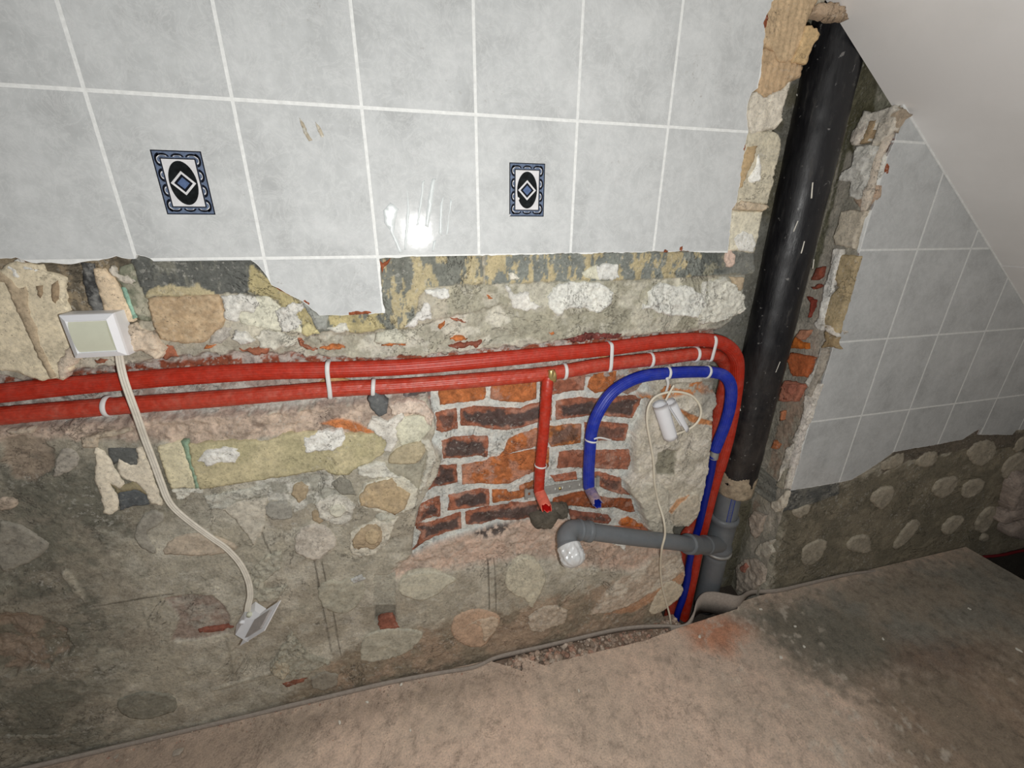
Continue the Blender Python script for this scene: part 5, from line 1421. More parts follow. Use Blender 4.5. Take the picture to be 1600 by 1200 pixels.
# blue pipe
blue = obj('blue_water_pipe', None, label='blue sleeved water pipe arching over the brick niche and down the chase', cat='pipe')
pbl = [(920, 762, -.006), (920, 735, -.004), (922, 700, -.004), (925, 672, -.004), (934, 646, -.004), (952, 618, -.002), (975, 600, .000), (1005, 588, .002), (1045, 583, .004), (1085, 581, .006), (1115, 582, .002), (1133, 588, -.006), (1142, 604, -.008), (1141, 632, -.004), (1134, 660, .004), (1125, 684, .010), (1117, 704, .016)]
obj('sleeve', tube('sleeve', Ys(pbl), lambda t: .0148, M_BLUE, seg=80, step=.003, rib=.008, pitch=.006, ribfn=lambda a, s: 1 + .036 * math.cos(a * 20), wob=.02), blue)
obj('coupling', tube('coupling', Ys([(1118, 702, .016), (1115, 716, .019)]), .0118, M_STEEL, seg=20, step=.002, rib=.08, pitch=.006), blue)
obj('lower_run', tube('lower_run', Ys([(1115, 712, .018), (1110, 742, .030), (1103, 773, .042), (1093, 818, .060), (1085, 845, .062), (1077, 880, .058), (1074, 905, .052), (1067, 935, .046), (1058, 962, .04), (1050, 1010, .04)]), .0110, M_DBLU, seg=20, step=.006), blue)
open_end(blue, Y((921, 764), -.008), Y((934, 787), -.066), .0138, simple('dusty_blue', (120, 108, 140), .6, nscale=60, var=.35, dust=.8, dustc=(.68, .48, .34)), M_DBLU, 2.3)


def ring(parent, path, t0, r, tilt=0.0, w=.0022, tail=None, r2=None, name='cable_tie'):
    """nylon tie wrapped round a point: path = (pixel, depth), axis from neighbouring pixels"""
    (ax, ay), (bx, by), d = path
    c = np.array(Y(((ax + bx) / 2, (ay + by) / 2), d))
    T = np.array(Y((bx, by), d)) - np.array(Y((ax, ay), d))
    T /= np.linalg.norm(T)
    N = np.array([0, 1.0, 0]); N -= T * np.dot(N, T); N /= np.linalg.norm(N)
    B = np.cross(T, N)
    r2 = r2 or r
    pts = []
    for k in range(33):
        a = 2 * math.pi * k / 32
        sq = (lambda v: math.copysign(abs(v) ** (.45 if (r2 or r) > r * 1.3 else 1.0), v))
        pts.append(c + N * sq(math.cos(a)) * r + B * sq(math.sin(a)) * r2 + T * tilt * math.sin(a))
    o = obj(name, tube(name, pts, 1.0, M_TIE, seg=8, step=.003, flat=(w * .5, w), closed_end=False), parent)
    if tail:
        obj('tie_tail', tube('tie_tail', [Y(q[:2], q[2]) for q in tail], 1.0, M_TIE, seg=8, step=.003, flat=(w * .5, w)), o)
    return o


# ties round both red runs, then single ones
ring(redA, ((509, 593), (522, 592), .016), 0, .0200, .003, w=.0048, r2=.0400)
ring(redA, ((943, 558), (957, 556), .014), 0, .0200, .002, w=.0048, r2=.0365)
ring(redA, ((1102, 543), (1115, 544), .014), 0, .0195, -.004, w=.0048, r2=.0330)
for a, b in (((164, 635), (176, 634)), ((579, 606), (588, 605.5)), ((876, 581), (887, 579.5)), ((1011, 563), (1019, 562)), ((1081, 554), (1091, 553))):
    ring(redB, (a, b, .014), 0, .0190, .002, w=.0046)
ring(redB, ((845, 722), (844.6, 732), -.004), 0, .0150, .001, w=.0026)
ring(blue, ((1036, 583.5), (1048, 582.5), .004), 0, .0166, .002, w=.0040, tail=[(1042, 590, -.012), (1044, 600, -.010), (1040, 615, -.002)])
ring(blue, ((1099, 581), (1109, 581.5), .006), 0, .0166, .002, w=.0040)
ring(blue, ((925, 680), (923, 694), -.004), 0, .0162, .001, w=.0026, tail=[(928, 686, -.018), (938, 684, -.017), (955, 688, -.010)])

# pale wooden packing pieces behind the ties
for n_, (fr, pts) in enumerate((('f', [(335, 1140), (400, 1100), (425, 1060), (455, 1060), (480, 1090), (560, 1115), (500, 1135)]), ('g', [(565, 1005), (620, 960), (690, 985), (700, 1000)]))):
    slab('wood_packer', polyY(fr, pts, .022), .022, .014, plain((190, 152, 104)), None, sp=.008, rag=0, rough=.0005, mat=M_WOOD, seed=900 + n_,
         label=('thin pale wood packer between the two red pipes under the leftmost double tie' if n_ == 0 else 'small pale wood packer between the red pipes above the bricks'))
for o in bpy.data.objects:
    if o.name.startswith('wood_packer'):
        o['category'] = 'wood packer'

# perforated steel strip the pipe ends are fixed to
brk = obj('mounting_bracket', None, label='perforated galvanised steel mounting strip behind the open pipe ends', cat='bracket')
a, b = np.array(PY(822, 772, .031)), np.array(PY(934, 752, .031))
T = (b - a) / np.linalg.norm(b - a)
Nn = np.array([0, -1.0, 0]); Bz = np.cross(T, Nn); Bz = Bz if Bz[2] > 0 else -Bz
Ls, hw = np.linalg.norm(b - a), .0135
holes = [.04, .12, .40, .50, .60, .74, .93]
xs_b = [0]
for h_ in holes:
    xs_b += [h_ * Ls - .003, h_ * Ls + .003]
xs_b.append(Ls)
V, Fc = [], []
zr = [-hw, -.0045, .0045, hw]
for x_ in xs_b:
    for z_ in zr:
        for dd in (0, .0016):
            V.append(a + T * x_ + Bz * z_ + Nn * dd)
id_ = lambda i, j, k: (i * 4 + j) * 2 + k
for i in range(len(xs_b) - 1):
    for j in range(3):
        if i % 2 == 1 and j == 1:
            Fc += [(id_(i, 1, 0), id_(i, 1, 1), id_(i + 1, 1, 1), id_(i + 1, 1, 0)), (id_(i, 2, 1), id_(i, 2, 0), id_(i + 1, 2, 0), id_(i + 1, 2, 1)),
                   (id_(i, 1, 1), id_(i, 1, 0), id_(i, 2, 0), id_(i, 2, 1)), (id_(i + 1, 1, 0), id_(i + 1, 1, 1), id_(i + 1, 2, 1), id_(i + 1, 2, 0))]
            continue
        Fc.append((id_(i, j, 1), id_(i, j + 1, 1), id_(i + 1, j + 1, 1), id_(i + 1, j, 1)))
        Fc.append((id_(i, j, 0), id_(i + 1, j, 0), id_(i + 1, j + 1, 0), id_(i, j + 1, 0)))
for i in range(len(xs_b) - 1):
    Fc.append((id_(i, 3, 0), id_(i + 1, 3, 0), id_(i + 1, 3, 1), id_(i, 3, 1)))
    Fc.append((id_(i, 0, 1), id_(i + 1, 0, 1), id_(i + 1, 0, 0), id_(i, 0, 0)))
obj('strip', mesh('strip', V, Fc, M_STEEL, smooth=False), brk)
for h_ in (.0, 1.0):
    c = a + T * (h_ * Ls)
    V = [c + T * (dx) + Bz * dz + Nn * dn for dx in (-.004, .004) for dz in (-.016, .016) for dn in (-.008, .004)]
    obj('end_lug', mesh('end_lug', V, [(0, 1, 3, 2), (6, 7, 5, 4), (0, 4, 5, 1), (2, 3, 7, 6), (1, 5, 7, 3), (0, 2, 6, 4)], M_STEEL, smooth=False), brk)
for h_ in (.46, .80):
    c = a + T * (h_ * Ls) + Nn * .001
    obj('screw', tube('screw', [c, c + Nn * .003], .0045, M_BRASS, seg=12, step=.001), brk)

# grey drain
drain = obj('grey_drain_pipe', None, label='grey plastic drain with tee and side branch below the black pipe', cat='drain pipe')
DX, DY = 1.447, .079
zc1 = PY(1135, 822, DY - .03)[2]
zc2 = PY(1122, 864, DY - .03)[2]
obj('riser', tube('riser', [(DX, DY, .53), (DX, DY, zc1)], .0375, M_GPVC, seg=40, step=.02), drain)
# blue printed scale on the riser
ang = math.atan2(-.80, -.35)
for da, wdt in ((-.16, .0011), (.16, .0011)):
    cx_, cy_ = DX + math.cos(ang + da) * .0378, DY + math.sin(ang + da) * .0378
    obj('printed_line', tube('printed_line', [(cx_, cy_, .50), (cx_, cy_, zc1 + .012)], wdt, M_BLINE, seg=6, step=.02), drain)
V, Fc = [], []
for k in range(22):
    z_ = zc1 + .014 + k * .0065
    if z_ > .50: break
    for da, dz in ((-.13, 0), (.10, .0008), (.10, .0024), (-.13, .0016)):
        V.append((DX + math.cos(ang + da) * .0379, DY + math.sin(ang + da) * .0379, z_ + dz))
    Fc.append(tuple(range(k * 4, k * 4 + 4)))
obj('printed_scale', mesh('printed_scale', V, Fc, M_BLINE, smooth=False), drain)
prof = [(zc1 + .020, .0385), (zc1 + .018, .0455), (zc1 + .008, .0465), (zc1 + .000, .0455), (zc1 - .004, .0425), (zc1 - .03, .0420), (zc2 + .03, .0405), (zc2 + .012, .0420), (zc2 + .006, .0460), (zc2 - .006, .0465), (zc2 - .012, .0435), (zc2 - .03, .042), (zc2 - .034, .0375)]


def lathe(name, prof, cx_, cy_, m, par, seg=44):
    V = [(cx_ + r * math.cos(2 * math.pi * j / seg), cy_ + r * math.sin(2 * math.pi * j / seg), z) for z, r in prof for j in range(seg)]
    Fc = [(k * seg + (j + 1) % seg, k * seg + j, (k + 1) * seg + j, (k + 1) * seg + (j + 1) % seg) for k in range(len(prof) - 1) for j in range(seg)]
    Fc = [f[::-1] for f in Fc]
    return obj(name, mesh(name, V, Fc, m), par)


lathe('tee_body', prof, DX, DY, M_GPVC, drain)
lathe('hose_clamp', [(zc2 - .012, .0436), (zc2 - .013, .0475), (zc2 - .017, .0482), (zc2 - .021, .0475), (zc2 - .022, .0435)], DX, DY, M_STEEL, drain)
obj('lower_pipe', tube('lower_pipe', [(DX, DY, zc2 - .02), (DX, DY, -.09)], .0375, M_GPVC, seg=40, step=.03), drain)
bp = Ys([(1122, 850, .060), (1098, 852, .016), (1075, 850, -.012), (1045, 846, -.022), (1000, 841, -.026), (950, 834.5, -.028), (912, 829, -.030)])
Q = lambda k: tuple(bp[k])
obj('branch_socket', tube('branch_socket', [tuple(Vector(bp[0])), tuple(Vector(bp[1])), tuple(Vector(bp[2]))], lambda t: .0285 + (.003 if t > .80 or .40 < t < .50 else 0), M_GPVC, seg=32, step=.0025, catmull=False), drain)
obj('branch_pipe', tube('branch_pipe', bp[1:], .0238, M_GPVC, seg=32, step=.006), drain)
el = Ys([(922, 830.5, -.030), (905, 828, -.031), (893, 829, -.036), (886, 838, -.052), (887, 850, -.070), (890, 858, -.082)])
obj('elbow', tube('elbow', el, lambda t: .0272 + (.0025 if t < .10 or t > .90 or abs(t - .30) < .03 else 0), M_GPVC, seg=36, step=.002), drain)
ec, ed = np.array(el[-1]), np.array(el[-1]) - np.array(el[-2])
ed /= np.linalg.norm(ed)
def capr(t):
    return .0312 * math.sqrt(max(.0, 1 - max(0, (t - .55) / .45) ** 2.2)) + .0005


obj('film_cap', tube('film_cap', [ec - ed * .008, ec + ed * .012, ec + ed * .032, ec + ed * .046], capr, M_FOIL, seg=64, step=.0012,
                     ribfn=lambda a, s: 1 + min(1, s / .012) * .11 * float(vn(math.cos(a) * 4, math.sin(a) * 4 + s * 140, 1.6, 8)) + min(1, s / .012) * .045 * math.sin(a * 11 + 60 * s)), drain)

# ------------------------------------------------------------------ switch, cables
sw = obj('wall_switch', None, label='white wall switch with a cream rocker hanging off the stripped wall', cat='switch')
SWY = -.030
c4 = [np.array(Y(q, SWY)) for q in px('A8', [(165, 180), (850, 150), (1045, 690), (375, 722)])]
x0, x1 = (c4[0][0] + c4[3][0]) / 2, (c4[1][0] + c4[2][0]) / 2
z1, z0 = (c4[0][2] + c4[1][2]) / 2, (c4[2][2] + c4[3][2]) / 2
tw = (c4[1][2] - c4[0][2] + c4[2][2] - c4[3][2]) / 4
shx = (c4[3][0] - c4[0][0] + c4[2][0] - c4[1][0]) / 4


def rect_rings(name, rings, m, par, cap=True, cx=None, cz=None):
    V, Fc = [], []
    for (a0, b0, a1, b1, y) in rings:
        V += [(a0, y, b0), (a1, y, b0), (a1, y, b1), (a0, y, b1)]
    for k in range(len(rings) - 1):
        for j in range(4):
            Fc.append((k * 4 + j, k * 4 + (j + 1) % 4, k * 4 + 4 + (j + 1) % 4, k * 4 + 4 + j))
    if cap: Fc.append(tuple(range(4 * len(rings) - 4, 4 * len(rings))))
    Fc = Fc + [(3, 2, 1, 0)]
    me = mesh(name, V, Fc, m, smooth=False)
    o = obj(name, me, par)
    return o


fr_ = rect_rings('frame', [(x0, z0, x1, z1, .004), (x0, z0, x1, z1, SWY + .004), (x0 + .001, z0 + .001, x1 - .001, z1 - .001, SWY), (x0 + .010, z0 + .010, x1 - .010, z1 - .010, SWY - .006), (x0 + .011, z0 + .011, x1 - .011, z1 - .011, SWY - .003)], M_WPL, sw)
ux0, ux1, uz0, uz1 = x0 + .012, x1 - .012, z0 + .012, z1 - .012
V, Fc = [], []
n = 14
for k in range(n + 1):
    t = k / n
    z_ = uz0 + (uz1 - uz0) * t
    y_ = SWY - .0035 - .005 * (1 - (2 * t - 1) ** 2)
    for x_ in (ux0, ux1):
        V += [(x_, y_, z_), (x_, SWY, z_)]
for k in range(n):
    q = k * 4
    Fc += [(q, q + 2, q + 6, q + 4), (q, q + 4, q + 5, q + 1), (q + 2, q + 3, q + 7, q + 6)]
obj('rocker', mesh('rocker', V, Fc, M_CPL, smooth=False), sw)

fc = obj('flat_cable', None, label='dirty white flat three-core cable hanging from the wall switch', cat='cable')
pc = [(186, 548, .000), (187, 562, -.010), (193, 590, -.022), (203, 620, -.026), (214, 650, -.022), (226, 685, -.008), (240, 722, -.004), (252, 755, -.003), (262, 780, -.003), (275, 797, -.004), (300, 818, -.006), (330, 840, -.008), (355, 858, -.010), (376, 882, -.012), (388, 908, -.014), (391, 930, -.016), (388, 945, -.018), (386, 958, -.020)]
ribs = lambda a, s: 1 + .16 * math.cos(a * 2) * 0 + .05 * math.cos(a * 6)


def flat_cable(name, pts, w, h, m, par):
    """three cores side by side, lying flat against the wall"""
    P = [np.array(q) for q in pts]
    Qp = [2 * P[0] - P[1]] + P + [2 * P[-1] - P[-2]]
    out = []
    for k in range(1, len(Qp) - 2):
        nn_ = max(2, int(np.linalg.norm(Qp[k + 1] - Qp[k]) / .005))
        for j in range(nn_):
            t = j / nn_
            out.append(.5 * (2 * Qp[k] + (Qp[k + 1] - Qp[k - 1]) * t + (2 * Qp[k - 1] - 5 * Qp[k] + 4 * Qp[k + 1] - Qp[k + 2]) * t * t + (-Qp[k - 1] + 3 * Qp[k] - 3 * Qp[k + 1] + Qp[k + 2]) * t ** 3))
    out = np.array(out)
    T_ = np.gradient(out, axis=0); T_ /= np.linalg.norm(T_, axis=1, keepdims=True)
    seg = 40
    V, Fc = [], []
    for k in range(len(out)):
        Sd = np.cross(T_[k], [0, 1.0, 0]); Sd /= np.linalg.norm(Sd)
        Nd = np.cross(Sd, T_[k])
        for j in range(seg):
            a_ = 2 * math.pi * j / seg
            u = math.cos(a_)
            u_ = u
            th_ = h * (.50 + .50 * abs(math.cos(1.5 * math.pi * u_)) ** .6) * math.sqrt(max(0, 1 - abs(u_) ** 6))
            V.append(out[k] + Sd * u_ * w + Nd * math.copysign(th_, math.sin(a_)))
    for k in range(len(out) - 1):
        for j in range(seg):
            j2 = (j + 1) % seg
            Fc.append((k * seg + j, k * seg + j2, (k + 1) * seg + j2, (k + 1) * seg + j))
    return obj(name, mesh(name, V, Fc, m), par)


flat_cable('sheath', Ys(pc), .0068, .0026, M_CAB, fc)

# surface box hanging on the cable
bx = obj('junction_box', None, label='small white back box with a square frame hanging on the flat cable', cat='electrical box')
F4 = [np.array(Y(q, d)) for q, d in zip(px('A7', [(600, 620), (980, 400), (740, 835), (345, 1110)]), (-.030, -.075, -.085, -.050))]
# square face: centre, axes
cF = sum(F4) / 4
uA = ((F4[1] - F4[0]) + (F4[2] - F4[3])) / 2
vA = ((F4[3] - F4[0]) + (F4[2] - F4[1])) / 2
nA = np.cross(uA, vA); nA /= np.linalg.norm(nA)
if nA[0] < 0: nA = -nA


def quadring(name, rings, m, par, smooth=False, cap=None):
    V, Fc = [], []
    for su, sv, off in rings:
        V += [cF + uA * a_ * su + vA * b_ * sv + nA * off for a_, b_ in ((-.5, -.5), (.5, -.5), (.5, .5), (-.5, .5))]
    for k in range(len(rings) - 1):
        for j in range(4):
            Fc.append((k * 4 + j, k * 4 + (j + 1) % 4, k * 4 + 4 + (j + 1) % 4, k * 4 + 4 + j))
    if cap: Fc.append(tuple(range(4 * len(rings) - 4, 4 * len(rings))))
    return obj(name, mesh(name, V, Fc, m, smooth=smooth), par)


quadring('flange', [(.60, .60, 0), (.60, .60, .001), (.97, .97, .0018), (1.0, 1.0, .001), (1.0, 1.0, -.001), (.60, .60, -.001), (.60, .60, 0)], M_WPL, bx)
quadring('inner_plate', [(.62, .62, -.001), (.62, .62, -.006), (.60, .60, -.006)], simple('grey_plastic_plate', (176, 170, 166), .6), bx, cap=True)


def qbox(name, u0, u1, v0, v1, d0, d1, m):
    V = [cF + uA * u + vA * v + nA * d for d in (d0, d1) for u, v in ((u0, v0), (u1, v0), (u1, v1), (u0, v1))]
    obj(name, mesh(name, V, [(0, 3, 2, 1), (4, 5, 6, 7), (0, 1, 5, 4), (1, 2, 6, 5), (2, 3, 7, 6), (3, 0, 4, 7)], m, smooth=False), bx)


qbox('terminal', .02, .20, -.16, .12, -.0058, .0015, M_BLACK)
qbox('terminal_slot', -.28, -.20, -.10, .26, -.0059, -.003, M_BLACK)
BX4 = [np.array(Y(q, d)) for q, d in zip(px('A7', [(590, 400), (760, 510), (480, 880), (290, 770), (425, 540)]), (-.004, -.030, -.036, -.004, -.004))]
bk = [BX4[0] + (0, 0, 0), BX4[4], BX4[3]]
V = []
fr5 = [BX4[0], BX4[1], BX4[2], BX4[3], BX4[4]]
V = [q for q in fr5] + [q + np.array([0.006, -.026, -.002]) for q in fr5]
obj('box_body', mesh('box_body', V, [(4, 3, 2, 1, 0), (5, 6, 7, 8, 9)] + [(k, (k + 1) % 5, (k + 1) % 5 + 5, k + 5) for k in range(5)], M_WPL, smooth=False), bx)
ct = np.array(Y((378, 972), -.030))
obj('knockout', tube('knockout', [ct + (0, .002, 0), ct + (0, -.0035, 0)], .0052, M_WPL, seg=20, step=.001), bx)
ct = np.array(Y((390, 960), -.030))
obj('cable_gland', tube('cable_gland', [ct + (0, .002, 0), ct + (0, -.004, 0)], .0062, M_CPL, seg=20, step=.001), bx)

# thin round cable with a loop and a slit white tube
tc_ = obj('round_cable', None, label='thin cream round cable looped at the top and hanging down to the floor', cat='cable')
pr_ = [(1053, 602, -.020), (1046, 614, -.020), (1039, 628, -.018)]
obj('cut_end', tube('cut_end', Ys(pr_), .0027, M_CAB2, seg=12, step=.003), tc_)
pl = [(1040, 680, -.022), (1060, 677, -.024), (1082, 667, -.024), (1094, 652, -.022), (1094, 635, -.020), (1083, 620, -.018), (1065, 613, -.016), (1044, 613, -.014), (1024, 620, -.012), (1013, 636, -.012), (1011, 660, -.012), (1016, 690, -.012), (1021, 720, -.012), (1023, 755, -.012), (1029, 785, -.014), (1037, 812, -.052), (1039, 835, -.058), (1034, 858, -.058), (1032, 885, -.030), (1034, 912, -.018), (1040, 938, -.014), (1046, 960, -.014), (1049, 982, -.014)]
obj('sheath', tube('sheath', Ys(pl), .0031, M_CAB2, seg=14, step=.004), tc_)


def slit_tube(name, p0, p1, r, open_a0, open_a1, par, m, rot):
    a_, b_ = np.array(p0), np.array(p1)
    T_ = (b_ - a_) / np.linalg.norm(b_ - a_)
    N_ = np.array([0, -1.0, 0]); N_ -= T_ * np.dot(N_, T_); N_ /= np.linalg.norm(N_)
    B_ = np.cross(T_, N_)
    V, Fc = [], []
    n_, s_ = 10, 30
    for side in (0, 1):
        for k in range(n_ + 1):
            for j in range(s_ + 1):
                t = k / n_
                op = open_a0 + (open_a1 - open_a0) * t
                an = op / 2 + (2 * math.pi - op) * j / s_ + rot
                rr = r - .0013 * side + .0 * t
                V.append(a_ + (b_ - a_) * t + (N_ * math.cos(an) + B_ * math.sin(an)) * rr)
    m_ = (n_ + 1) * (s_ + 1)
    for side in (0, 1):
        for k in range(n_):
            for j in range(s_):
                q = [side * m_ + k * (s_ + 1) + j, side * m_ + k * (s_ + 1) + j + 1, side * m_ + (k + 1) * (s_ + 1) + j + 1, side * m_ + (k + 1) * (s_ + 1) + j]
                Fc.append(tuple(q if side == 0 else q[::-1]))
    for k in (0, n_):
        for j in range(s_):
            Fc.append((k * (s_ + 1) + j, k * (s_ + 1) + j + 1, m_ + k * (s_ + 1) + j + 1, m_ + k * (s_ + 1) + j))
    for k in range(n_):
        for j in (0, s_):
            Fc.append((k * (s_ + 1) + j, (k + 1) * (s_ + 1) + j, m_ + (k + 1) * (s_ + 1) + j, m_ + k * (s_ + 1) + j))
    return obj(name, mesh(name, V, Fc, m), par)


st = obj('split_tube', None, label='short white plastic tube, slit lengthwise, hanging on the looped cable', cat='plastic tube')
slit_tube('front_half', Y((1031, 631), -.024), Y((1048, 683), -.028), .0190, .3, .9, st, M_WPL, -1.1)
slit_tube('back_half', Y((1046, 628), -.014), Y((1067, 672), -.018), .0165, 2.2, 3.4, st, M_WPL, 1.7)

# ------------------------------------------------------------------ foot of the wall
# foam edge strip
TP = [(-60, 1211, .03), (0, 1197, .03), (60, 1183, .03), (130, 1166, .03), (200, 1149, .03), (270, 1130, .03), (340, 1112, .03), (400, 1106, .03), (450, 1096, .035), (520, 1078, .035), (600, 1063, .035), (680, 1050, .03), (740, 1040, .03), (772, 1026, .03), (800, 1010, .035), (850, 1005, .03),
      (900, 994, .03), (960, 982, .03), (1000, 977, .03), (1040, 976, .02), (1060, 977, .01), (1074, 973, .01), (1084, 958, .02), (1090, 938, .04), (1100, 927, .05), (1115, 925, .055), (1135, 928, .055), (1156, 931, .05), (1175, 922, .045), (1210, 914, .04), (1260, 905, .035), (1320, 893, .03), (1372, 890, .015)]
foam = obj('foam_edge_strip', None, label='dusty grey foam edging strip lying wavy along the foot of the wall', cat='foam strip')
P3 = [np.array(PZ(x_, y_, z_ * (1 if 1080 < x_ < 1160 else .45))) for x_, y_, z_ in TP]
P3 = [np.array([q[0], min(q[1], .004 if q[0] < 1.2 or q[0] > 1.62 else .2), q[2]]) for q in P3]
Qp = [2 * P3[0] - P3[1]] + P3 + [2 * P3[-1] - P3[-2]]
out = []
for k in range(1, len(Qp) - 2):
    for j in range(10):
        t = j / 10
        out.append(.5 * (2 * Qp[k] + (Qp[k + 1] - Qp[k - 1]) * t + (2 * Qp[k - 1] - 5 * Qp[k] + 4 * Qp[k + 1] - Qp[k + 2]) * t * t + (-Qp[k - 1] + 3 * Qp[k] - 3 * Qp[k + 1] + Qp[k + 2]) * t ** 3))
out = np.array(out)
V, Fc = [], []
for k, q in enumerate(out):
    T_ = out[min(k + 1, len(out) - 1)] - out[max(k - 1, 0)]
    S_ = np.cross([0, 0, 1.0], T_); S_ /= np.linalg.norm(S_) + 1e-9
    deep = .045 if 1.22 < q[0] < 1.52 else .006
    wob_ = .003 * float(fbm(q[0], 0, 20, 2, 5))
    for (sx_, dz) in ((-.0025, 0), (.0025, 0), (.0025, None), (-.0025, None)):
        z_ = q[2] + wob_ if dz is None and False else (q[2] if dz == 0 else -deep)
        V.append(q * [1, 1, 0] + S_ * sx_ + [0, 0, z_])
    if k:
        b_ = (k - 1) * 4
        for j in range(4):
            Fc.append((b_ + j, b_ + (j + 1) % 4, b_ + 4 + (j + 1) % 4, b_ + 4 + j))
obj('band', mesh('band', V, Fc, M_FOAM), foam)

# rubble in the gap, dust grains: nobody could count them
rnd = random.Random(4)


def stones(name, spots, m, colf, **kw):
    V, Fc, cc = [], [], []
    ico = [(0, 0, 1), (.89, 0, .45), (.28, .85, .45), (-.72, .53, .45), (-.72, -.53, .45), (.28, -.85, .45), (.72, .53, -.45), (-.28, .85, -.45), (-.89, 0, -.45), (-.28, -.85, -.45), (.72, -.53, -.45), (0, 0, -1)]
    fi = [(0, 1, 2), (0, 2, 3), (0, 3, 4), (0, 4, 5), (0, 5, 1), (1, 6, 2), (2, 7, 3), (3, 8, 4), (4, 9, 5), (5, 10, 1), (6, 7, 2), (7, 8, 3), (8, 9, 4), (9, 10, 5), (10, 6, 1), (11, 7, 6), (11, 8, 7), (11, 9, 8), (11, 10, 9), (11, 6, 10)]
    for (x_, y_, z_, r_) in spots:
        b_ = len(V)
        sx_, sy_, sz_ = r_ * rnd.uniform(.7, 1.3), r_ * rnd.uniform(.7, 1.2), r_ * rnd.uniform(.5, .9)
        a_ = rnd.uniform(0, 6.28)
        c_ = colf()
        for p_ in ico:
            k_ = rnd.uniform(.75, 1.2)
            u, v = p_[0] * sx_ * k_, p_[1] * sy_ * k_
            V.append((x_ + u * math.cos(a_) - v * math.sin(a_), y_ + u * math.sin(a_) + v * math.cos(a_), z_ + p_[2] * sz_ * k_))
            cc.append(c_)
        Fc += [tuple(b_ + q for q in f) for f in fi]
    return mesh(name, V, Fc, m, np.array(cc), smooth=False)


sp_ = []
for k in range(520):
    x_ = rnd.uniform(.66, 1.27)
    e_ = float(np.interp(x_, EX[:, 0], EX[:, 1]))
    t = rnd.random()
    y_ = e_ + (.012 - e_) * t
    r_ = rnd.choice([.002, .003, .004, .007, .010]) * (1.25 if x_ < .95 else .9)
    sp_.append((x_, min(y_, .008), -.014 - .012 * (x_ > .95) + rnd.uniform(0, .012), r_))
cf = lambda: lin((rnd.choice([(200, 176, 158), (184, 164, 148), (206, 190, 174), (186, 150, 132), (166, 148, 132)]))) * rnd.uniform(.8, 1.15)
rub = obj('rubble', stones('rubble', sp_, M_MAS, cf), kind='stuff', label='loose mortar rubble in the gap between slab and wall', cat='rubble')
sp_ = [(rnd.uniform(-.4, .75), 0, .002, 0) for k in range(260)]
sp_ = [(x_, float(np.interp(x_, EX[:, 0], EX[:, 1])) - abs(rnd.gauss(0, .02)) - .006, .001, rnd.choice([.001, .0015, .002, .003])) for x_, *_ in sp_]
sp_ += [(rnd.uniform(-.5, 2.6), -rnd.uniform(.03, .7), .001, rnd.choice([.0007, .001, .0014])) for k in range(330)]
obj('floor_grit', stones('floor_grit', sp_, M_MAS, cf), kind='stuff', label='fine grit and crumbs scattered over the floor slab', cat='grit')
# bottom of the rubble gap
box('rubble_bed', (.55, -.06, -.06), (1.27, .03, -.022), M_MAS, floor, (150, 130, 114))

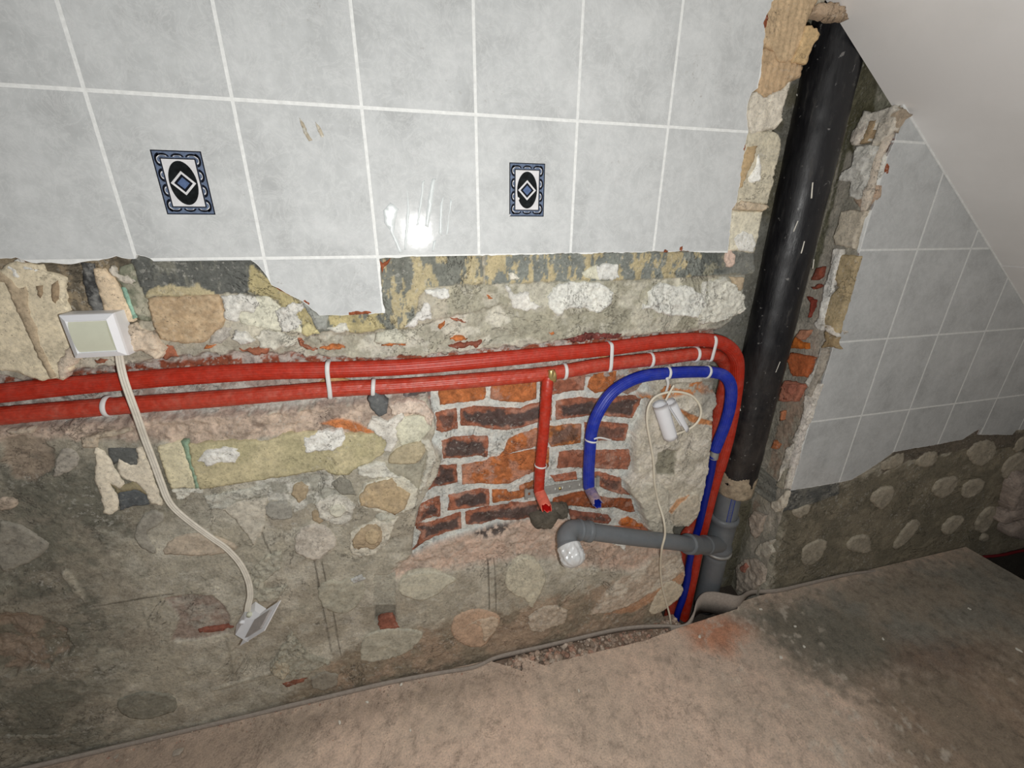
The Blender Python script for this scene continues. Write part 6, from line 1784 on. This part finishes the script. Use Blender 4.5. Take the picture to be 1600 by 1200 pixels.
# chips of plaster on the floor
CHIPS = [('o', 1175, 432, .007, 'curled white plaster chip on the orange-stained floor patch'), ('o', 465, 748, .005, 'small white scuffed chip alone on the middle of the floor'),
         ('p', 258, 198, .007, 'white flat chip beside the grey foam strip end'), ('p', 228, 240, .006, 'white chip nearest the notch at the foot of the chase'),
         ('p', 333, 492, .006, 'oval white chip below the dark floor stain'), ('p', 408, 330, .006, 'white chip at the top of the pale scratch on the floor'),
         ('p', 455, 435, .005, 'white chip right of the pale scratch on the floor'), ('p', 1570, 452, .009, 'long white chip at the far edge of the floor'),
         ('n', 850, 712, .005, 'white chip touching the foam strip'), ('n', 652, 815, .005, 'white elongated chip below the foam strip bulge'),
         ('n', 490, 932, .006, 'white elongated chip standing out on the lower floor'), ('n', 905, 980, .004, 'pale crumb beside a shallow scar in the floor'),
         ('m', 1040, 1108, .012, 'flat round grey flake on the floor near the foam strip'), ('m', 680, 1135, .006, 'grey crumb on the floor in the shadowed corner'),
         ('p', 1315, 238, .005, 'tiny white chip on the dark end of the floor'), ('p', 865, 395, .005, 'thin white chip in the middle of the dark stain'),
         ('p', 740, 955, .010, 'pale flake on the dark end of the wall foot strip')]
for k, (fr, x_, y_, r_, lb) in enumerate(CHIPS[:-1]):
    q = px(fr, [(x_, y_)])[0]
    c = PZ(q[0], q[1], .002)
    rr = random.Random(50 + k)
    V, n_ = [], 9
    el_ = rr.uniform(.45, .8)
    a0 = rr.uniform(0, 3.1)
    rd_ = [rr.uniform(.7, 1.2) * r_ for _ in range(n_)]
    for z_, s_ in ((.0008, .95), (.0035, 1.0), (.0048, .7)):
        for j in range(n_):
            a_ = 2 * math.pi * j / n_
            u, v = math.cos(a_) * rd_[j] * s_, math.sin(a_) * rd_[j] * el_ * s_
            V.append((c[0] + u * math.cos(a0) - v * math.sin(a0), c[1] + u * math.sin(a0) + v * math.cos(a0), z_ + .0008 * rr.random()))
    Fc = [tuple(range(n_))[::-1], tuple(range(2 * n_, 3 * n_))] + [(l * n_ + j, l * n_ + (j + 1) % n_, (l + 1) * n_ + (j + 1) % n_, (l + 1) * n_ + j) for l in (0, 1) for j in range(n_)]
    obj('plaster_chip', mesh('plaster_chip', V, Fc, M_FLR if 'grey' in lb else M_CHIP, cols=np.tile(lin((168, 158, 146)), (len(V), 1)) if 'grey' in lb else None, smooth=False), label=lb, cat='chip', group='plaster chips on the floor')

# void at the eaves
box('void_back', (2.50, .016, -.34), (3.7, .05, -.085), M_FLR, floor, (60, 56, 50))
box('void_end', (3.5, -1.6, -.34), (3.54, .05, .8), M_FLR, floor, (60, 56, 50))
rc = obj('red_cable', tube('red_cable', [PZ(1500, 872, -.10), PZ(1560, 868, -.08), PZ(1600, 860, -.08), PZ(1680, 850, -.1)], .006, simple('dark_red_conduit', (110, 16, 26), .6), seg=10, step=.02), label='dark red conduit lying in the open void past the slab', cat='conduit')
print('meshes', len(bpy.data.objects))
